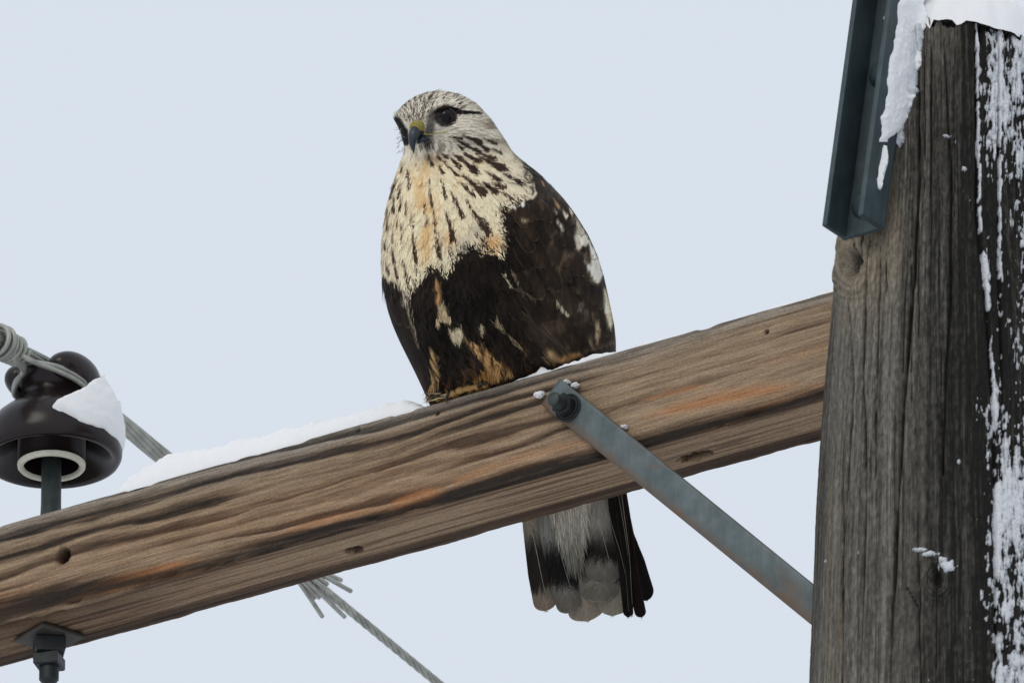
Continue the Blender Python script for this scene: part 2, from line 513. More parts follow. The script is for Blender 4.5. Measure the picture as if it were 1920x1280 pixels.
grey = sstep(0.26, 0.02, hh + 0.25 * (fbm(SS * 3, HH * 40, 3, 51) - .5)) * np.where(under, 0, 1) * 0.9 + 0.08
grey = grey + 0.35 * sstep(0.1, -0.2, SS) * 0 - np.where(under & ~front, 0.05, 0)
top = np.broadcast_to(loop[:, 1] < 0.002, SS.shape)
dark = np.where(top, 0.35 + 0.4 * (fib - .5), dark); grey = np.where(top, 1, grey); orange = np.where(top, 0, orange)
# dark lines in the grey top strip
dark = dark - 0.12 * sstep(.25, .05, hh) * front + 0.25 * sstep(.56, .72, fbm(SS * 3.2, PL * 260, 3, 61)) * sstep(0.32, 0.10, hh) * (~under)
disp = -0.0004 * band * (front & ~under) - 0.0010 * (fib - .5) - 0.0018 * edge
disp = disp - np.where(under & ~front, 0.0012 * ul, 0)
disp += -0.0050 * sstep(.56, .74, fbm(SS * 16, PL * 0 + 5, 4, 66)) * np.exp(-(PL / 0.0045) ** 2)
disp += -0.0045 * sstep(.58, .74, fbm(SS * 22, PL * 60, 4, 67)) * np.broadcast_to(np.hypot(loop[:, 0], loop[:, 1] - H) < 0.007, SS.shape)
disp += 0.0036 * (fbm(SS * 26, 0 * SS, 4, 68) - .5) * np.broadcast_to((np.abs(loop[:, 1] - H) < 0.009) & (loop[:, 0] > D - 0.012), SS.shape)
# bolt hole through the front face, old nail pits in the underside
s_h, h_h = on_front(118, 1041)
rh = np.hypot(SS - s_h, HH - h_h)
hole = sstep(0.0085, 0.0070, rh) * front
disp = disp - 0.030 * hole - 0.0012 * sstep(0.013, 0.008, rh) * front
dark = np.maximum(dark, 1.0 * hole + 0.5 * sstep(0.014, 0.008, rh) * front)
for (u, v, ls, lq) in ((665, 1032, 0.013, 0.0075), (1303, 857, 0.021, 0.0085)):
    s_p, q_p = on_under(u, v)
    rr = np.hypot((SS - s_p) / ls, (QQ - q_p) / lq) + 0.5 * (fbm(SS * 200, QQ * 500, 2, 71) - .5)
    pit = sstep(1.0, 0.6, rr) * under
    disp -= 0.010 * pit; dark = np.maximum(dark, 1.2 * pit)
    tail = np.exp(-((QQ - q_p + 0.006 * (SS - s_p) / 0.05) / 0.003) ** 2) * ((SS > s_p) & (SS < s_p + 0.07)) * under * 0.55
    dark = np.maximum(dark, tail)
for (u, v, r_) in ((670, 805, .003), (1437, 622, .0025), (820, 775, .002)):
    s_p, h_p = on_front(u, v)
    rr = np.hypot(SS - s_p, HH - h_p); k = sstep(r_ * 1.3, r_ * .6, rr) * front
    disp -= 0.004 * k; dark = np.maximum(dark, .95 * k)
QN = QQ + nrm[:, 0] * disp; HN = HH + nrm[:, 1] * disp
V = np.stack([SS, QN, -HN], -1).reshape(-1, 3)
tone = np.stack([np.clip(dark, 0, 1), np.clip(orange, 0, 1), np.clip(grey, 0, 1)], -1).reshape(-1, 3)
Fc = gridF(len(ss), nl, True, flip=True)
Vc = np.array([[S0, D / 2, -H / 2], [S1, D / 2, -H / 2]])
n0 = len(V); V = np.concatenate([V, Vc]); tone = np.concatenate([tone, [[.5, 0, .5]] * 2])
j = np.arange(nl)
cap0 = np.stack([np.full(nl, n0), j, (j + 1) % nl], 1)
cap1 = np.stack([np.full(nl, n0 + 1), (len(ss) - 1) * nl + (j + 1) % nl, (len(ss) - 1) * nl + j], 1)
M_arm = Matrix(((A[0], -N[0], 0, A0[0]), (A[1], -N[1], 0, A0[1]), (0, 0, 1, A0[2]), (0, 0, 0, 1)))
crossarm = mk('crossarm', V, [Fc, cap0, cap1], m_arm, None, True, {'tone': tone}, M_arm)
tag(crossarm, 'weathered brown wooden crossarm bolted behind the pole, carrying the hawk', 'crossarm')

# ------------------------------------------------------------------ pole
def rpole(z):
    """radius by height above the crossarm's top edge at the hawk"""
    return np.interp(z, ZK, [0.205, 0.168, 0.1555, 0.1495, 0.1435, 0.1375, 0.1262, 0.1140, 0.1060, 0.104])
ZK = [-12, -3, -0.50, -0.36, -0.20, -0.10, 0.05, 0.15, 0.30, 0.60]
# axis: one pole radius in front of the arm's front face, its left limb where the photograph shows it
s_c = 0.67
for _ in range(30):
    ax0 = A0 + A * s_c + N * (0.1385 + 0.002)
    lim = ax0 - RT * 0.1385 + Zu * (-0.17)
    u, v, d_ = PX(lim[None])
    s_c += (1537 - u[0]) / K * 0.9
AX = A0 + A * s_c + N * (0.1385 + 0.002)
zt0 = None
# rows and columns: fine where the camera looks
th_f = np.arange(R(-112), R(48), 0.0011 / 0.135)       # angle from the direction to the camera, + to the right
th = np.concatenate([th_f, np.linspace(R(50), R(246), 44)])
vz = lambda v: (PX((AX + np.array([0, -0.125, 0.0]))[None])[1][0] - v) / (PX((AX + np.array([0, -0.125, 0.0]))[None])[1][0] - PX((AX + np.array([0, -0.125, 1.0]))[None])[1][0])
ZK[2:9] = [vz(q) for q in (1290, 1080, 850, 700, 480, 300, 10)]
ZK[9] = ZK[8] + 0.3
ZTOP = vz(24); ZLO = vz(1330)
zf = np.linspace(ZLO, ZTOP + 0.02, 470)
zr = np.concatenate([np.linspace(-AX[2] - 0.3, ZLO - 0.35, 40), np.linspace(ZLO - 0.3, ZLO - 0.01, 20), zf])
THp, ZR = np.meshgrid(th, zr)
def ztop(th):
    return ZTOP - 0.016 * np.sin(th) - 0.009 * sstep(.50, .72, vnoise(th * 16, 0 * th, 4)) - 0.004 * vnoise(th * 55, 0 * th, 5)   # slanting, toothed saw cut across the top
# squeeze the uppermost rows onto the slanting top
zt = ztop(THp)
ZB = ZLO + 0.1
ZZ = np.where(ZR > ZB, ZB + (ZR - ZB) * (zt - ZB) / (zr[-1] - ZB), ZR)
RR = rpole(ZZ)
wcoord = THp * 0.135
Pbase = np.stack([AX[0] + RR * np.sin(THp), AX[1] - RR * np.cos(THp), AX[2] + ZZ], -1)
u_p, v_p, _ = PX(Pbase.reshape(-1, 3)); u_p = u_p.reshape(THp.shape); v_p = v_p.reshape(THp.shape)
visible = (THp < R(60)) & (ZR > ZLO - 0.1)
bend = 0.006 * (fbm(ZZ * 2.2, wcoord * 5, 3, 81) - .5)
wz = wcoord + bend
# knots push the grain aside
for (ku, kv, kr) in ((1594, 492, 26), (1757, 1084, 15)):
    dx = (u_p - ku); dy = (v_p - kv)
    wz = wz + np.where(visible, 0.35 * kr / K * np.sign(dx + 3) * np.exp(-(dx / (kr * 1.6)) ** 2 - (dy / (kr * 2.6)) ** 2), 0)
f1 = fbm(wz * 330, ZZ * 5, 3, 83); f2 = fbm(wz * 900, ZZ * 16, 2, 85); f3 = fbm(wz * 60, ZZ * 1.5, 3, 87)
pit = fbm(wz * 420, ZZ * 160, 3, 88)
disp = 0.0016 * (f1 - .5) + 0.0010 * (f2 - .5) + 0.003 * (f3 - .5) + 0.0008 * (pit - .5)
crack = np.zeros_like(wz)
def add_crack(pts, w, depth):
    global disp, crack
    pts = np.array(pts, float)
    uc = np.interp(v_p, pts[:, 1], pts[:, 0]) + 3.0 * (fbm(v_p / 60, 0 * v_p, 3, int(pts[0, 0])) - .5)
    t = np.clip((v_p - pts[0, 1]) / (pts[-1, 1] - pts[0, 1]), 0, 1)
    ww = w * (0.25 + np.sin(t * math.pi) ** .6) * (0.6 + 0.8 * vnoise(v_p / 40, 0 * v_p, 4))
    m = np.exp(-((u_p - uc) / ww) ** 2) * (t > 0) * (t < 1) * visible
    disp = disp - depth * m; crack = np.maximum(crack, sstep(.25, .8, m))
add_crack([(1722, 40), (1722, 330), (1712, 520), (1694, 760), (1682, 960), (1668, 1290)], 2.6, 0.006)
add_crack([(1782, 300), (1783, 560), (1773, 700), (1768, 900)], 2.0, 0.005)
add_crack([(1746, 90), (1745, 460)], 1.6, 0.004)
add_crack([(1768, 60), (1790, 420)], 1.3, 0.003)
add_crack([(1828, 30), (1832, 400), (1848, 560), (1864, 800), (1868, 1290)], 3.0, 0.006)
add_crack([(1872, 40), (1874, 520), (1884, 900)], 2.4, 0.005)
add_crack([(1632, 450), (1622, 560), (1618, 700), (1624, 900), (1612, 1290)], 1.8, 0.004)
add_crack([(1652, 460), (1645, 640), (1640, 900)], 1.2, 0.003)
add_crack([(1700, 1100), (1722, 1140), (1728, 1290)], 1.6, 0.003)
add_crack([(1590, 560), (1600, 720), (1585, 1000)], 1.2, 0.003)
for k in range(26):
    u_c = random.uniform(1560, 1915); v_c = random.uniform(60, 1150)
    add_crack([(u_c, v_c), (u_c + random.uniform(-8, 4), v_c + random.uniform(60, 330))], random.uniform(.7, 1.3), 0.0022)
# top end: checks between the fibres open into teeth
teeth = sstep(0.022, 0.0, zt - ZZ) * visible
disp -= 0.006 * teeth * sstep(.45, .25, fbm(wz * 85, 0 * wz, 2, 91))
dark = 0.42 + 0.6 * (f1 - .5) + 0.7 * (f2 - .5) + 0.35 * (f3 - .5) + 0.5 * (pit - .5)
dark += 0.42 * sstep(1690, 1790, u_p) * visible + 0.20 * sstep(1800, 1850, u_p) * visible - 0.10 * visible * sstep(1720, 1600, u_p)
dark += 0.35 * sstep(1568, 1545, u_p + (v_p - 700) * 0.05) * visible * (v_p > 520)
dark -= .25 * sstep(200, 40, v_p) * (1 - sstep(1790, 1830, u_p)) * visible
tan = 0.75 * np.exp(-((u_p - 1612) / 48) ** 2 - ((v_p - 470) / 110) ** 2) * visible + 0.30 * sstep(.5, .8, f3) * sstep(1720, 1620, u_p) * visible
tan += 0.5 * np.exp(-((u_p - 1672) / 14) ** 2) * sstep(620, 420, v_p) * visible
for (ku, kv, kr, dp) in ((1598, 492, 21, .012), (1757, 1084, 13, .007)):
    rk = np.hypot((u_p - ku) / kr, (v_p - kv) / (kr * 1.55)) + 0.45 * (fbm(u_p / 9, v_p / 9, 3, 93) - .5)
    k = sstep(1.0, 0.35, rk) * visible
    ring = np.exp(-((rk - 1.5) / .4) ** 2) * visible
    disp += -dp * k + 0.0025 * ring
    dark += (0.5 if ku < 1700 else 0.2) * np.sin(rk * 15) * np.exp(-((rk - 1.6) / .8) ** 2) * visible
    crack = np.maximum(crack, .9 * sstep(.85, .3, rk) * visible)
disp += 0.0015 * np.exp(-((v_p - 480) / 70) ** 2) * sstep(1640, 1570, u_p) * visible
Rn = RR + disp
V = np.stack([Rn * np.sin(THp), -Rn * np.cos(THp), ZZ], -1)
pole_V = V + AX
nr_, nc_ = THp.shape
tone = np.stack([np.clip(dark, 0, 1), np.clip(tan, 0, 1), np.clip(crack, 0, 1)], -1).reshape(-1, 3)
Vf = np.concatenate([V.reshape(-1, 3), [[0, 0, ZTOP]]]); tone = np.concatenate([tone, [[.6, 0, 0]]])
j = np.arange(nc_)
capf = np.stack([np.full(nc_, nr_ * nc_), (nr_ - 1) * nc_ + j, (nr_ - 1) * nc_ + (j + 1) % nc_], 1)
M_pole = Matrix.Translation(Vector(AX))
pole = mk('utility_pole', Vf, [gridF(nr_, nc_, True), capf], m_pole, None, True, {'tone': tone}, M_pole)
tag(pole, 'cracked grey wooden utility pole streaked with snow, standing at the right', 'utility pole')

# --- snow plastered on the pole, a crust that follows its surface
strip = [(1668, -40), (1736, -40), (1736, 40), (1728, 90), (1722, 140), (1714, 190), (1698, 225), (1692, 262), (1686, 285), (1680, 262),
         (1676, 235), (1668, 250), (1654, 262), (1648, 230), (1652, 190), (1660, 120)]
nz = fbm(u_p / 13, v_p / 13, 4, 101); nz2 = fbm(u_p / 5, v_p / 9, 3, 103)
T = 0.016 * np.clip(sdpoly(u_p, v_p, strip) / 16 + 0.9 * (nz - .5), 0, 1) ** .6
fw_ = fbm(u_p / 11, v_p / 70, 4, 105)
dens = np.interp(u_p, [1790, 1826, 1850, 1900, 1960], [-0.60, -0.42, -0.20, -0.06, 0.10])
dens += 0.22 * np.exp(-((u_p - 1900) / 40) ** 2 - ((v_p - 920) / 60) ** 2) + 0.24 * np.exp(-((v_p - 170) / 120) ** 2) * (u_p > 1838)
dens += 0.20 * sstep(800, 950, v_p) * sstep(1850, 1880, u_p) - 0.20 * np.exp(-((v_p - 640) / 170) ** 2) - .12 * np.exp(-((v_p - 420) / 90) ** 2)
ledge = np.interp(v_p, [30, 400, 560, 800, 1290], [1832, 1836, 1853, 1868, 1873])
dens += 0.80 * np.exp(-((u_p - ledge) / 4.5) ** 2) * sstep(0.18, .45, vnoise(v_p / 70, 0 * v_p, 8)) + 0.50 * np.exp(-((u_p - 1876) / 3) ** 2) * (v_p < 520)
nz3 = fbm(u_p / 2.4, v_p / 16.0, 3, 107)
m = dens + 1.0 * (fw_ - .5) + 0.55 * (nz2 - .5) + .55 * (nz - .5) + 0.75 * (nz3 - .5) + .07 - 10 * np.minimum(disp, 0)
m = m - 0.9 * sstep(R(36), R(47), THp) - 0.9 * sstep(1285, 1328, v_p)
T = np.maximum(T, 0.0024 * np.clip(m * 2.6, 0, 1))
for (u_, v_, ru, rv) in ((1778, 1062, 16, 12), (1768, 1050, 10, 6), (1745, 1038, 16, 4), (1725, 1030, 16, 3), (1808, 318, 5, 4), (1775, 255, 8, 2), (1798, 865, 3, 6)):
    k = 1 - np.hypot((u_p - u_) / ru, (v_p - v_) / rv) + 1.0 * (nz2 - .5)
    T = np.maximum(T, 0.004 * np.clip(k * 2, 0, 1) ** .7)
T = T * ((ZR > ZLO) & (THp < R(47.5)) & (THp > R(-75)))
Ts = T + 0.0016 * (nz2 - .5) * (T > 0.001)
nv = np.stack([np.sin(THp), -np.cos(THp), 0 * THp], -1)
Psn = pole_V + nv * (Ts - 0.0006)[..., None]
F = gridF(nr_, nc_, False)
F = F[(T.ravel()[F] > 0).any(1)]
used = np.unique(F); rem = -np.ones(nr_ * nc_, int); rem[used] = np.arange(len(used))
psn = mk('wind_packed_snow', Psn.reshape(-1, 3)[used] - AX, [rem[F]], m_rime, None, True, {'thick': np.clip(T.ravel()[used] / 0.0026, 0, 1)}, M_pole)
tag(psn, 'wind packed snow stuck to the side of the pole', 'snow', kind='stuff')

# --- snow cap on the slanting pole top
nr2, nc2 = 46, 150
t_ = np.linspace(0, 2 * math.pi, nc2, endpoint=False); rr_ = np.linspace(0, 1, nr2)
TH2, RR2 = np.meshgrid(t_, rr_)
lump = fbm(np.cos(TH2) * RR2 * 3 + 5, np.sin(TH2) * RR2 * 3 + 5, 4, 111)
rad = RR2 * (0.108 + 0.016 * (fbm(np.cos(TH2) * 5 + 6, np.sin(TH2) * 5 + 6, 4, 113) - .5))
zz = ZTOP - 0.016 * np.sin(TH2) * rad / 0.12 + 0.062 * np.clip(1 - RR2 ** 3.2, 0, 1) ** .55 * (0.65 + 0.7 * lump) - 0.004 + 0.006 * (fbm(np.cos(TH2) * RR2 * 14 + 9, np.sin(TH2) * RR2 * 14 + 9, 4, 115) - .5) - 0.010 * sstep(.9, 1, RR2) * sstep(.5, .7, fbm(TH2 * 9, 0 * TH2, 3, 117))
V = np.stack([rad * np.sin(TH2), -rad * np.cos(TH2), zz], -1) + AX
cap = mk('snow_cap', V.reshape(-1, 3), [gridF(nr2, nc2, True)], m_snow)
tag(cap, 'thick cap of snow lying on top of the pole', 'snow', kind='stuff')

# ------------------------------------------------------------------ flat brace
p0 = on_front(1039, 738, -0.001); p1 = on_front(1520, 1129, -0.001)
dv = np.array([p1[0] - p0[0], p1[1] - p0[1]]); dv /= np.linalg.norm(dv)
bd = A * dv[0] - Zu * dv[1]; bp = np.cross(bd, N); bp /= np.linalg.norm(bp)
if bp[2] < 0: bp = -bp
Lb = (s_c - p0[0]) / dv[0] + 0.03
B0 = arm(p0[0], p0[1], -0.0015)
brace = empty('crossarm_brace', B0)
nx, wB, tB = 220, 0.0325, 0.0062
xs_ = np.linspace(0, Lb, nx)
sec = []
for cx, cy, t0 in ((wB / 2 - .0022, tB - .0022, 0), (-wB / 2 + .0022, tB - .0022, 90), (-wB / 2 + .0022, .0022, 180), (wB / 2 - .0022, .0022, 270)):
    for t in np.linspace(t0, t0 + 90, 4): sec.append((cx + .0022 * math.cos(R(t)), cy + .0022 * math.sin(R(t))))
secd = []
for i in range(len(sec)):
    a_, b_ = np.array(sec[i]), np.array(sec[(i + 1) % len(sec)])
    n_ = 10 if np.linalg.norm(b_ - a_) > 0.01 else 1
    for k in range(n_): secd.append(a_ + (b_ - a_) * k / n_)
secd = np.array(secd); nsd = len(secd)
V = B0 + xs_[:, None, None] * bd + secd[None, :, 0, None] * bp + secd[None, :, 1, None] * N
XX = np.broadcast_to(xs_[:, None], V.shape[:2]); YY = np.broadcast_to(secd[None, :, 0], V.shape[:2])
rust = .6 * sstep(.52, .72, fbm(XX * 14, YY * 30, 3, 120)) + .7 * np.exp(-(np.hypot(XX - .016, YY + .012) / .012) ** 2) + sstep(-0.004, -0.0150, YY) * (0.65 + .6 * fbm(XX * 25, YY * 60, 3, 121))
rust += 0.9 * np.exp(-((XX - 0.158 - YY * 1.4) / 0.003) ** 2) * sstep(-.004, .010, YY) + .35 * np.exp(-((XX - 0.135) / 0.014) ** 2) * sstep(0, .018, YY)
rust += 0.6 * sstep(0.0135, 0.0160, YY) * fbm(XX * 40, YY * 10, 2, 122)
Vb = np.concatenate([V.reshape(-1, 3), [V[0].mean(0), V[-1].mean(0)]])
j = np.arange(nsd)
c0 = np.stack([np.full(nsd, nx * nsd), (j + 1) % nsd, j], 1); c1 = np.stack([np.full(nsd, nx * nsd + 1), (nx - 1) * nsd + j, (nx - 1) * nsd + (j + 1) % nsd], 1)
mk('strap', Vb, [gridF(nx, nsd, True), c0, c1], m_brace, brace, True, {'rust': np.concatenate([np.clip(rust, 0, 1).ravel(), [0, 0]])})
sb, hb = on_front(1066, 765, -0.008)
bb = arm(sb, hb, -0.0077)
V, F = ngon_prism(bb, N, Zu, 0.0150, 0.003, 28); mk('washer', V, F, m_dark, brace, False)
V, F = ngon_prism(bb + N * 0.003, N, Zu, 0.0135, 0.002, 28); mk('spring_washer', V, F, m_dark, brace, False)
V, F = ngon_prism(bb + N * 0.005, N, Zu, 0.0122, 0.0095, 6, 0.3); mk('nut', V, F, m_dark, brace, False)
pr = [(0.0, 0.0150), (0.0001, 0.0150)]
pr = []
for k in range(10):
    pr += [(0.0064, 0.0140 + k * 0.0014), (0.0072, 0.0147 + k * 0.0014)]
pr += [(0.0062, 0.0285), (0.0, 0.0288)]
lathe('threaded_bolt', pr, bb, N, m_pin, brace, 24)
tag(brace, 'flat galvanised steel brace slanting from the crossarm down to the pole', 'brace')

# ------------------------------------------------------------------ steel channel on the pole
bx = Zu + 0.098 * A - 0.085 * N; bx /= np.linalg.norm(bx)
web_w, fl_d, th_s = 0.047, 0.041, 0.0058
best = None
zb = 0.0
base = AX + N * 0.1335 + A * -0.03
for _ in range(40):
    u, v, _d = PX((base + A * 0.0)[None])
    base = base + A * ((1621 - u[0]) / K / 0.831) * .8 + Zu * ((v[0] - 441) / K / 0.906) * .8
CH = base
chan = empty('steel_channel', CH)
Lc = 0.47
V, F = box_vf(CH - A * web_w / 2, A * web_w, N * th_s, bx * Lc); mk('web', V, F, m_brack, chan, False)
V, F = box_vf(CH - A * web_w / 2 + N * (th_s - .0005), A * th_s, N * (fl_d - th_s), bx * Lc, .0014); mk('flange', V, F, m_brack, chan, False)
V, F = box_vf(CH + A * (web_w / 2 - th_s) + N * (th_s - .0005), A * th_s, N * (fl_d - th_s), bx * Lc, .0014); mk('flange', V, F, m_brack, chan, False)
for (uu, vv) in ((1641, 140), (1612, 384)):
    P = CH + N * th_s
    tt = np.linspace(0, Lc, 400); uv = PX(P + tt[:, None] * bx)
    i = np.argmin(np.abs(uv[1] - vv))
    prof = [(0.0001, 0.010), (0.006, 0.0094), (0.0105, 0.0072), (0.0135, 0.0035), (0.0142, 0.0), (0.0142, -0.001)]
    lathe('bolt_head', prof, P + bx * tt[i], N, m_brack, chan, 28)
tag(chan, 'blue grey steel channel bracket bolted upright to the pole top', 'bracket')
# small snow crust on the channel's outer flange
nu, nv_ = 14, 40
a_, b_ = np.meshgrid(np.linspace(0, 1, nu), np.linspace(0, 1, nv_))
shape = np.clip(1 - np.abs((a_ - .5 - .12 * np.sin(b_ * 7)) * 2) / (0.25 + .75 * np.sin(b_ * math.pi) ** .7) , 0, 1) * np.sin(b_ * math.pi) ** .3
hT = 0.0045 * shape ** .5 * (0.6 + .8 * fbm(a_ * 4, b_ * 12, 3, 131)) - 0.0006
V = CH + A * (web_w / 2) + (b_ * 0.048 + 0.036)[..., None] * bx + N * (0.012 + a_ * 0.012)[..., None] + A * hT[..., None]
fs = mk('snow_patch', V.reshape(-1, 3), [gridF(nv_, nu)], m_snow)
tag(fs, 'small snow patch on the side of the steel channel', 'snow', kind='stuff')

def ray_plane(u, v, p, n):
    d = W(u, v, 0) - CAM
    return ((p - CAM) @ n) / (d @ n) * DIST                    # depth along the view axis
def ray_pole(u, v):
    d = W(u, v, 0) - CAM; o = (CAM - AX)[:2]; z_ = np.interp(v, [0, 300], [ZK[8], ZK[7]])
    r_ = rpole(z_); a = (d[..., :2] ** 2).sum(-1); b = (d[..., :2] * o).sum(-1); c = (o ** 2).sum() - r_ ** 2
    return (-b - np.sqrt(np.maximum(b * b - a * c, 0))) / a * DIST
vv = np.linspace(-60, 268, 130); tt = np.linspace(0, 1, 34)
lft = 1686 - 0.137 * vv + 16 * (fbm(vv / 22, 0 * vv, 3, 171) - .5)
rgt = np.interp(vv, [-60, 40, 90, 140, 200, 240, 268], [1738, 1735, 1728, 1721, 1706, 1688, 1662]) + 24 * (fbm(vv / 16, 0 * vv, 4, 173) - .5)
UU_ = lft[:, None] + (rgt - lft)[:, None] * tt; VV_ = np.broadcast_to(vv[:, None], UU_.shape)
dep = np.minimum(ray_plane(UU_, VV_, CH + A * web_w / 2, np.cross(bx, N)), ray_pole(UU_, VV_))
for _ in range(6): dep[:, 1:-1] = (dep[:, :-2] + 2 * dep[:, 1:-1] + dep[:, 2:]) / 4
ed = np.clip(np.minimum(np.minimum(UU_ - lft[:, None], rgt[:, None] - UU_), (268 - VV_) * .7) / 14, 0, 1)
dep = dep - (0.0065 * np.sqrt(ed) * (0.6 + .8 * fbm(UU_ / 18, VV_ / 18, 4, 175)) - 0.0015 + 0.003 * (fbm(UU_ / 4, VV_ / 4, 3, 177) - .5) * ed)
o = mk('snow_drift', W(UU_, VV_, (dep - DIST) * K).reshape(-1, 3), [gridF(len(vv), len(tt))], m_snow)
tag(o, 'strip of snow packed between the steel channel and the pole', 'snow', kind='stuff')

# ------------------------------------------------------------------ snow on the crossarm
def arm_snow(name, prof, label, q0=0.004, q1=0.072, seed=0, rough=1.0, nq=26):
    """prof: (pixel x along the top edge, height in photo pixels)"""
    pu = np.array([p[0] for p in prof], float); ph_ = np.array([p[1] for p in prof], float)
    us = np.arange(pu[0], pu[-1] + .1, 1.8)
    s_ = np.array([on_front(x, 985 - .2839 * x)[0] for x in (us[0], us[-1])]); s_ = np.linspace(s_[0], s_[1], len(us))
    hg = np.interp(us, pu, ph_) / 0.906 / K
    hg = hg * 1.22 * (1 + 0.30 * rough * (fbm(us / 34, 0 * us, 4, 141 + seed) - .5)) + rough * 0.0035 * (fbm(us / 8, 0 * us, 3, 143 + seed) - .5) * (hg > 0.002)
    t = np.linspace(0, 1, nq); t = 0.5 - 0.5 * np.cos(t * math.pi); t = t ** 1.25
    Sg, Tg = np.meshgrid(s_, t, indexing='ij'); Hg = np.broadcast_to(np.maximum(hg, 0)[:, None], Sg.shape)
    wob = 0.004 * (fbm(Sg * 45, Tg * 2, 3, 145 + seed) - .5)
    ends = np.clip(np.minimum(Sg - s_[0], s_[-1] - Sg) / 0.006, 0, 1) ** .5
    Qg = q0 + wob + Tg * (q1 - q0) * (0.35 + 0.65 * ends)
    prof_ = np.clip(1 - np.abs(2 * Tg - 1) ** 4.0, 0, 1) ** 0.5
    lump = 0.8 + 0.4 * fbm(Sg * 60, Tg * 4, 4, 147 + seed)
    Hn = Hg * prof_ * lump * (0.25 + .75 * ends)
    P = arm(Sg, -(Hn) + 0.0015, Qg) + N * (0.0035 * prof_ * (fbm(Sg * 90, Hn * 260, 4, 149 + seed) - .35))[..., None]
    o = mk(name, P.reshape(-1, 3), [gridF(len(us), nq)], m_snow)
    return tag(o, label, 'snow', kind='stuff')
arm_snow('snow_ridge', [(212, 6), (218, 20), (232, 36), (262, 44), (300, 52), (340, 48), (380, 45), (420, 42), (450, 39), (490, 38), (530, 39), (570, 38), (600, 35), (640, 36),
                        (680, 36), (715, 37), (738, 34), (752, 27), (770, 17), (785, 8), (796, 3)], 'long ridge of snow on the crossarm between insulator and hawk')
arm_snow('snow_crust', [(960, 0), (968, 5), (1000, 6), (1010, 13), (1018, 7), (1035, 3), (1060, 6), (1100, 10), (1135, 9), (1150, 5), (1158, 0)], 'thin line of snow on the crossarm under the hawk', 0.001, 0.022, 5, 1.2, 14)
arm_snow('snow_clump', [(1160, 0), (1172, 12), (1186, 21), (1198, 18), (1212, 8), (1222, 12), (1236, 16), (1252, 12), (1275, 9), (1300, 6), (1330, 5), (1345, 0)], 'low clumps of snow on the crossarm right of the hawk', 0.010, 0.055, 9, 1.6, 18)
arm_snow('snow_clump', [(1352, 0), (1375, 6), (1400, 11), (1425, 16), (1450, 20), (1470, 13), (1490, 17), (1520, 20), (1550, 18), (1590, 16)], 'low snow on the crossarm close beside the pole', 0.012, 0.062, 13, 1.4, 18)

def snow_lump(u, v, q, ru, rv, label, seed):
    s_, h_ = on_front(u, v, q)
    n1_, n2_ = 14, 22
    a_, b_ = np.meshgrid(np.linspace(0, math.pi, n1_), np.linspace(0, 2 * math.pi, n2_, endpoint=False), indexing='ij')
    rr = 0.25 + 1.4 * fbm(np.cos(b_) * 3 * np.sin(a_) + 5 + seed, np.sin(b_) * 3 * np.sin(a_) + a_ * 3, 4, 151 + seed)
    P = arm(s_ + ru / K * rr * np.sin(a_) * np.cos(b_), h_ - rv / K * rr * np.sin(a_) * np.sin(b_), q + 0.005 * rr * np.cos(a_))
    o = mk('snow_lump', P.reshape(-1, 3), [gridF(n1_, n2_, True)], m_snow)
    tag(o, label, 'snow', kind='stuff')
snow_lump(1012, 741, -0.001, 11, 6, 'tiny snow lump left of the brace bolt', 1)
snow_lump(1064, 716, -0.003, 5, 4, 'tiny snow lump at the tip of the brace', 2)
snow_lump(1079, 723, -0.003, 8, 5, 'tiny snow lump on the upper edge of the brace', 3)
snow_lump(1172, 801, -0.002, 6, 4, 'snow speck halfway along the upper edge of the brace', 4)

# ------------------------------------------------------------------ pin insulator
s_i, _h = on_front(95, 958)
for _ in range(30):
    P = arm(s_i, 0, D / 2); u, v, _d = PX(P[None]); s_i += (95 - u[0]) / K
IB = arm(s_i, 0, D / 2)
zz = 0.05
for _ in range(30):
    u, v, _d = PX((IB + Zu * zz)[None]); zz += (v[0] - 866) / K / .906
IR = IB + Zu * zz                 # centre of the skirt's rim
ins = empty('pin_insulator', IB)
prof = [(0.040, 0.030), (0.046, 0.020), (0.055, 0.010), (0.0610, 0.003), (0.0655, 0.0), (0.0695, 0.0015), (0.0718, 0.006), (0.0724, 0.013), (0.0715, 0.022), (0.0688, 0.031),
        (0.064, 0.040), (0.0575, 0.048), (0.050, 0.0545), (0.043, 0.0595), (0.0375, 0.064), (0.034, 0.068), (0.0325, 0.073), (0.0328, 0.078), (0.036, 0.083),
        (0.0395, 0.088), (0.0405, 0.093), (0.038, 0.097), (0.030, 0.099), (0.015, 0.0985), (0.0005, 0.098)]
lathe('porcelain_skirt', prof, IR, Zu, m_porc, ins, 96)
lathe('inner_wall', [(0.0305, 0.058), (0.0345, 0.0), (0.0346, -0.004), (0.0346, 0.052), (0.041, 0.050), (0.041, 0.028)], IR, Zu, m_porc, ins, 72)
lathe('petticoat_rim', [(0.0283, -0.0035), (0.0287, -0.0060), (0.0298, -0.0070), (0.0332, -0.0072), (0.0346, -0.0055), (0.0349, -0.0022)], IR, Zu, m_bisque, ins, 72)
lathe('socket', [(0.0283, -0.0036), (0.0272, 0.021), (0.0262, 0.030), (0.018, 0.034), (0.010, 0.035)], IR, Zu, m_porc, ins, 48)
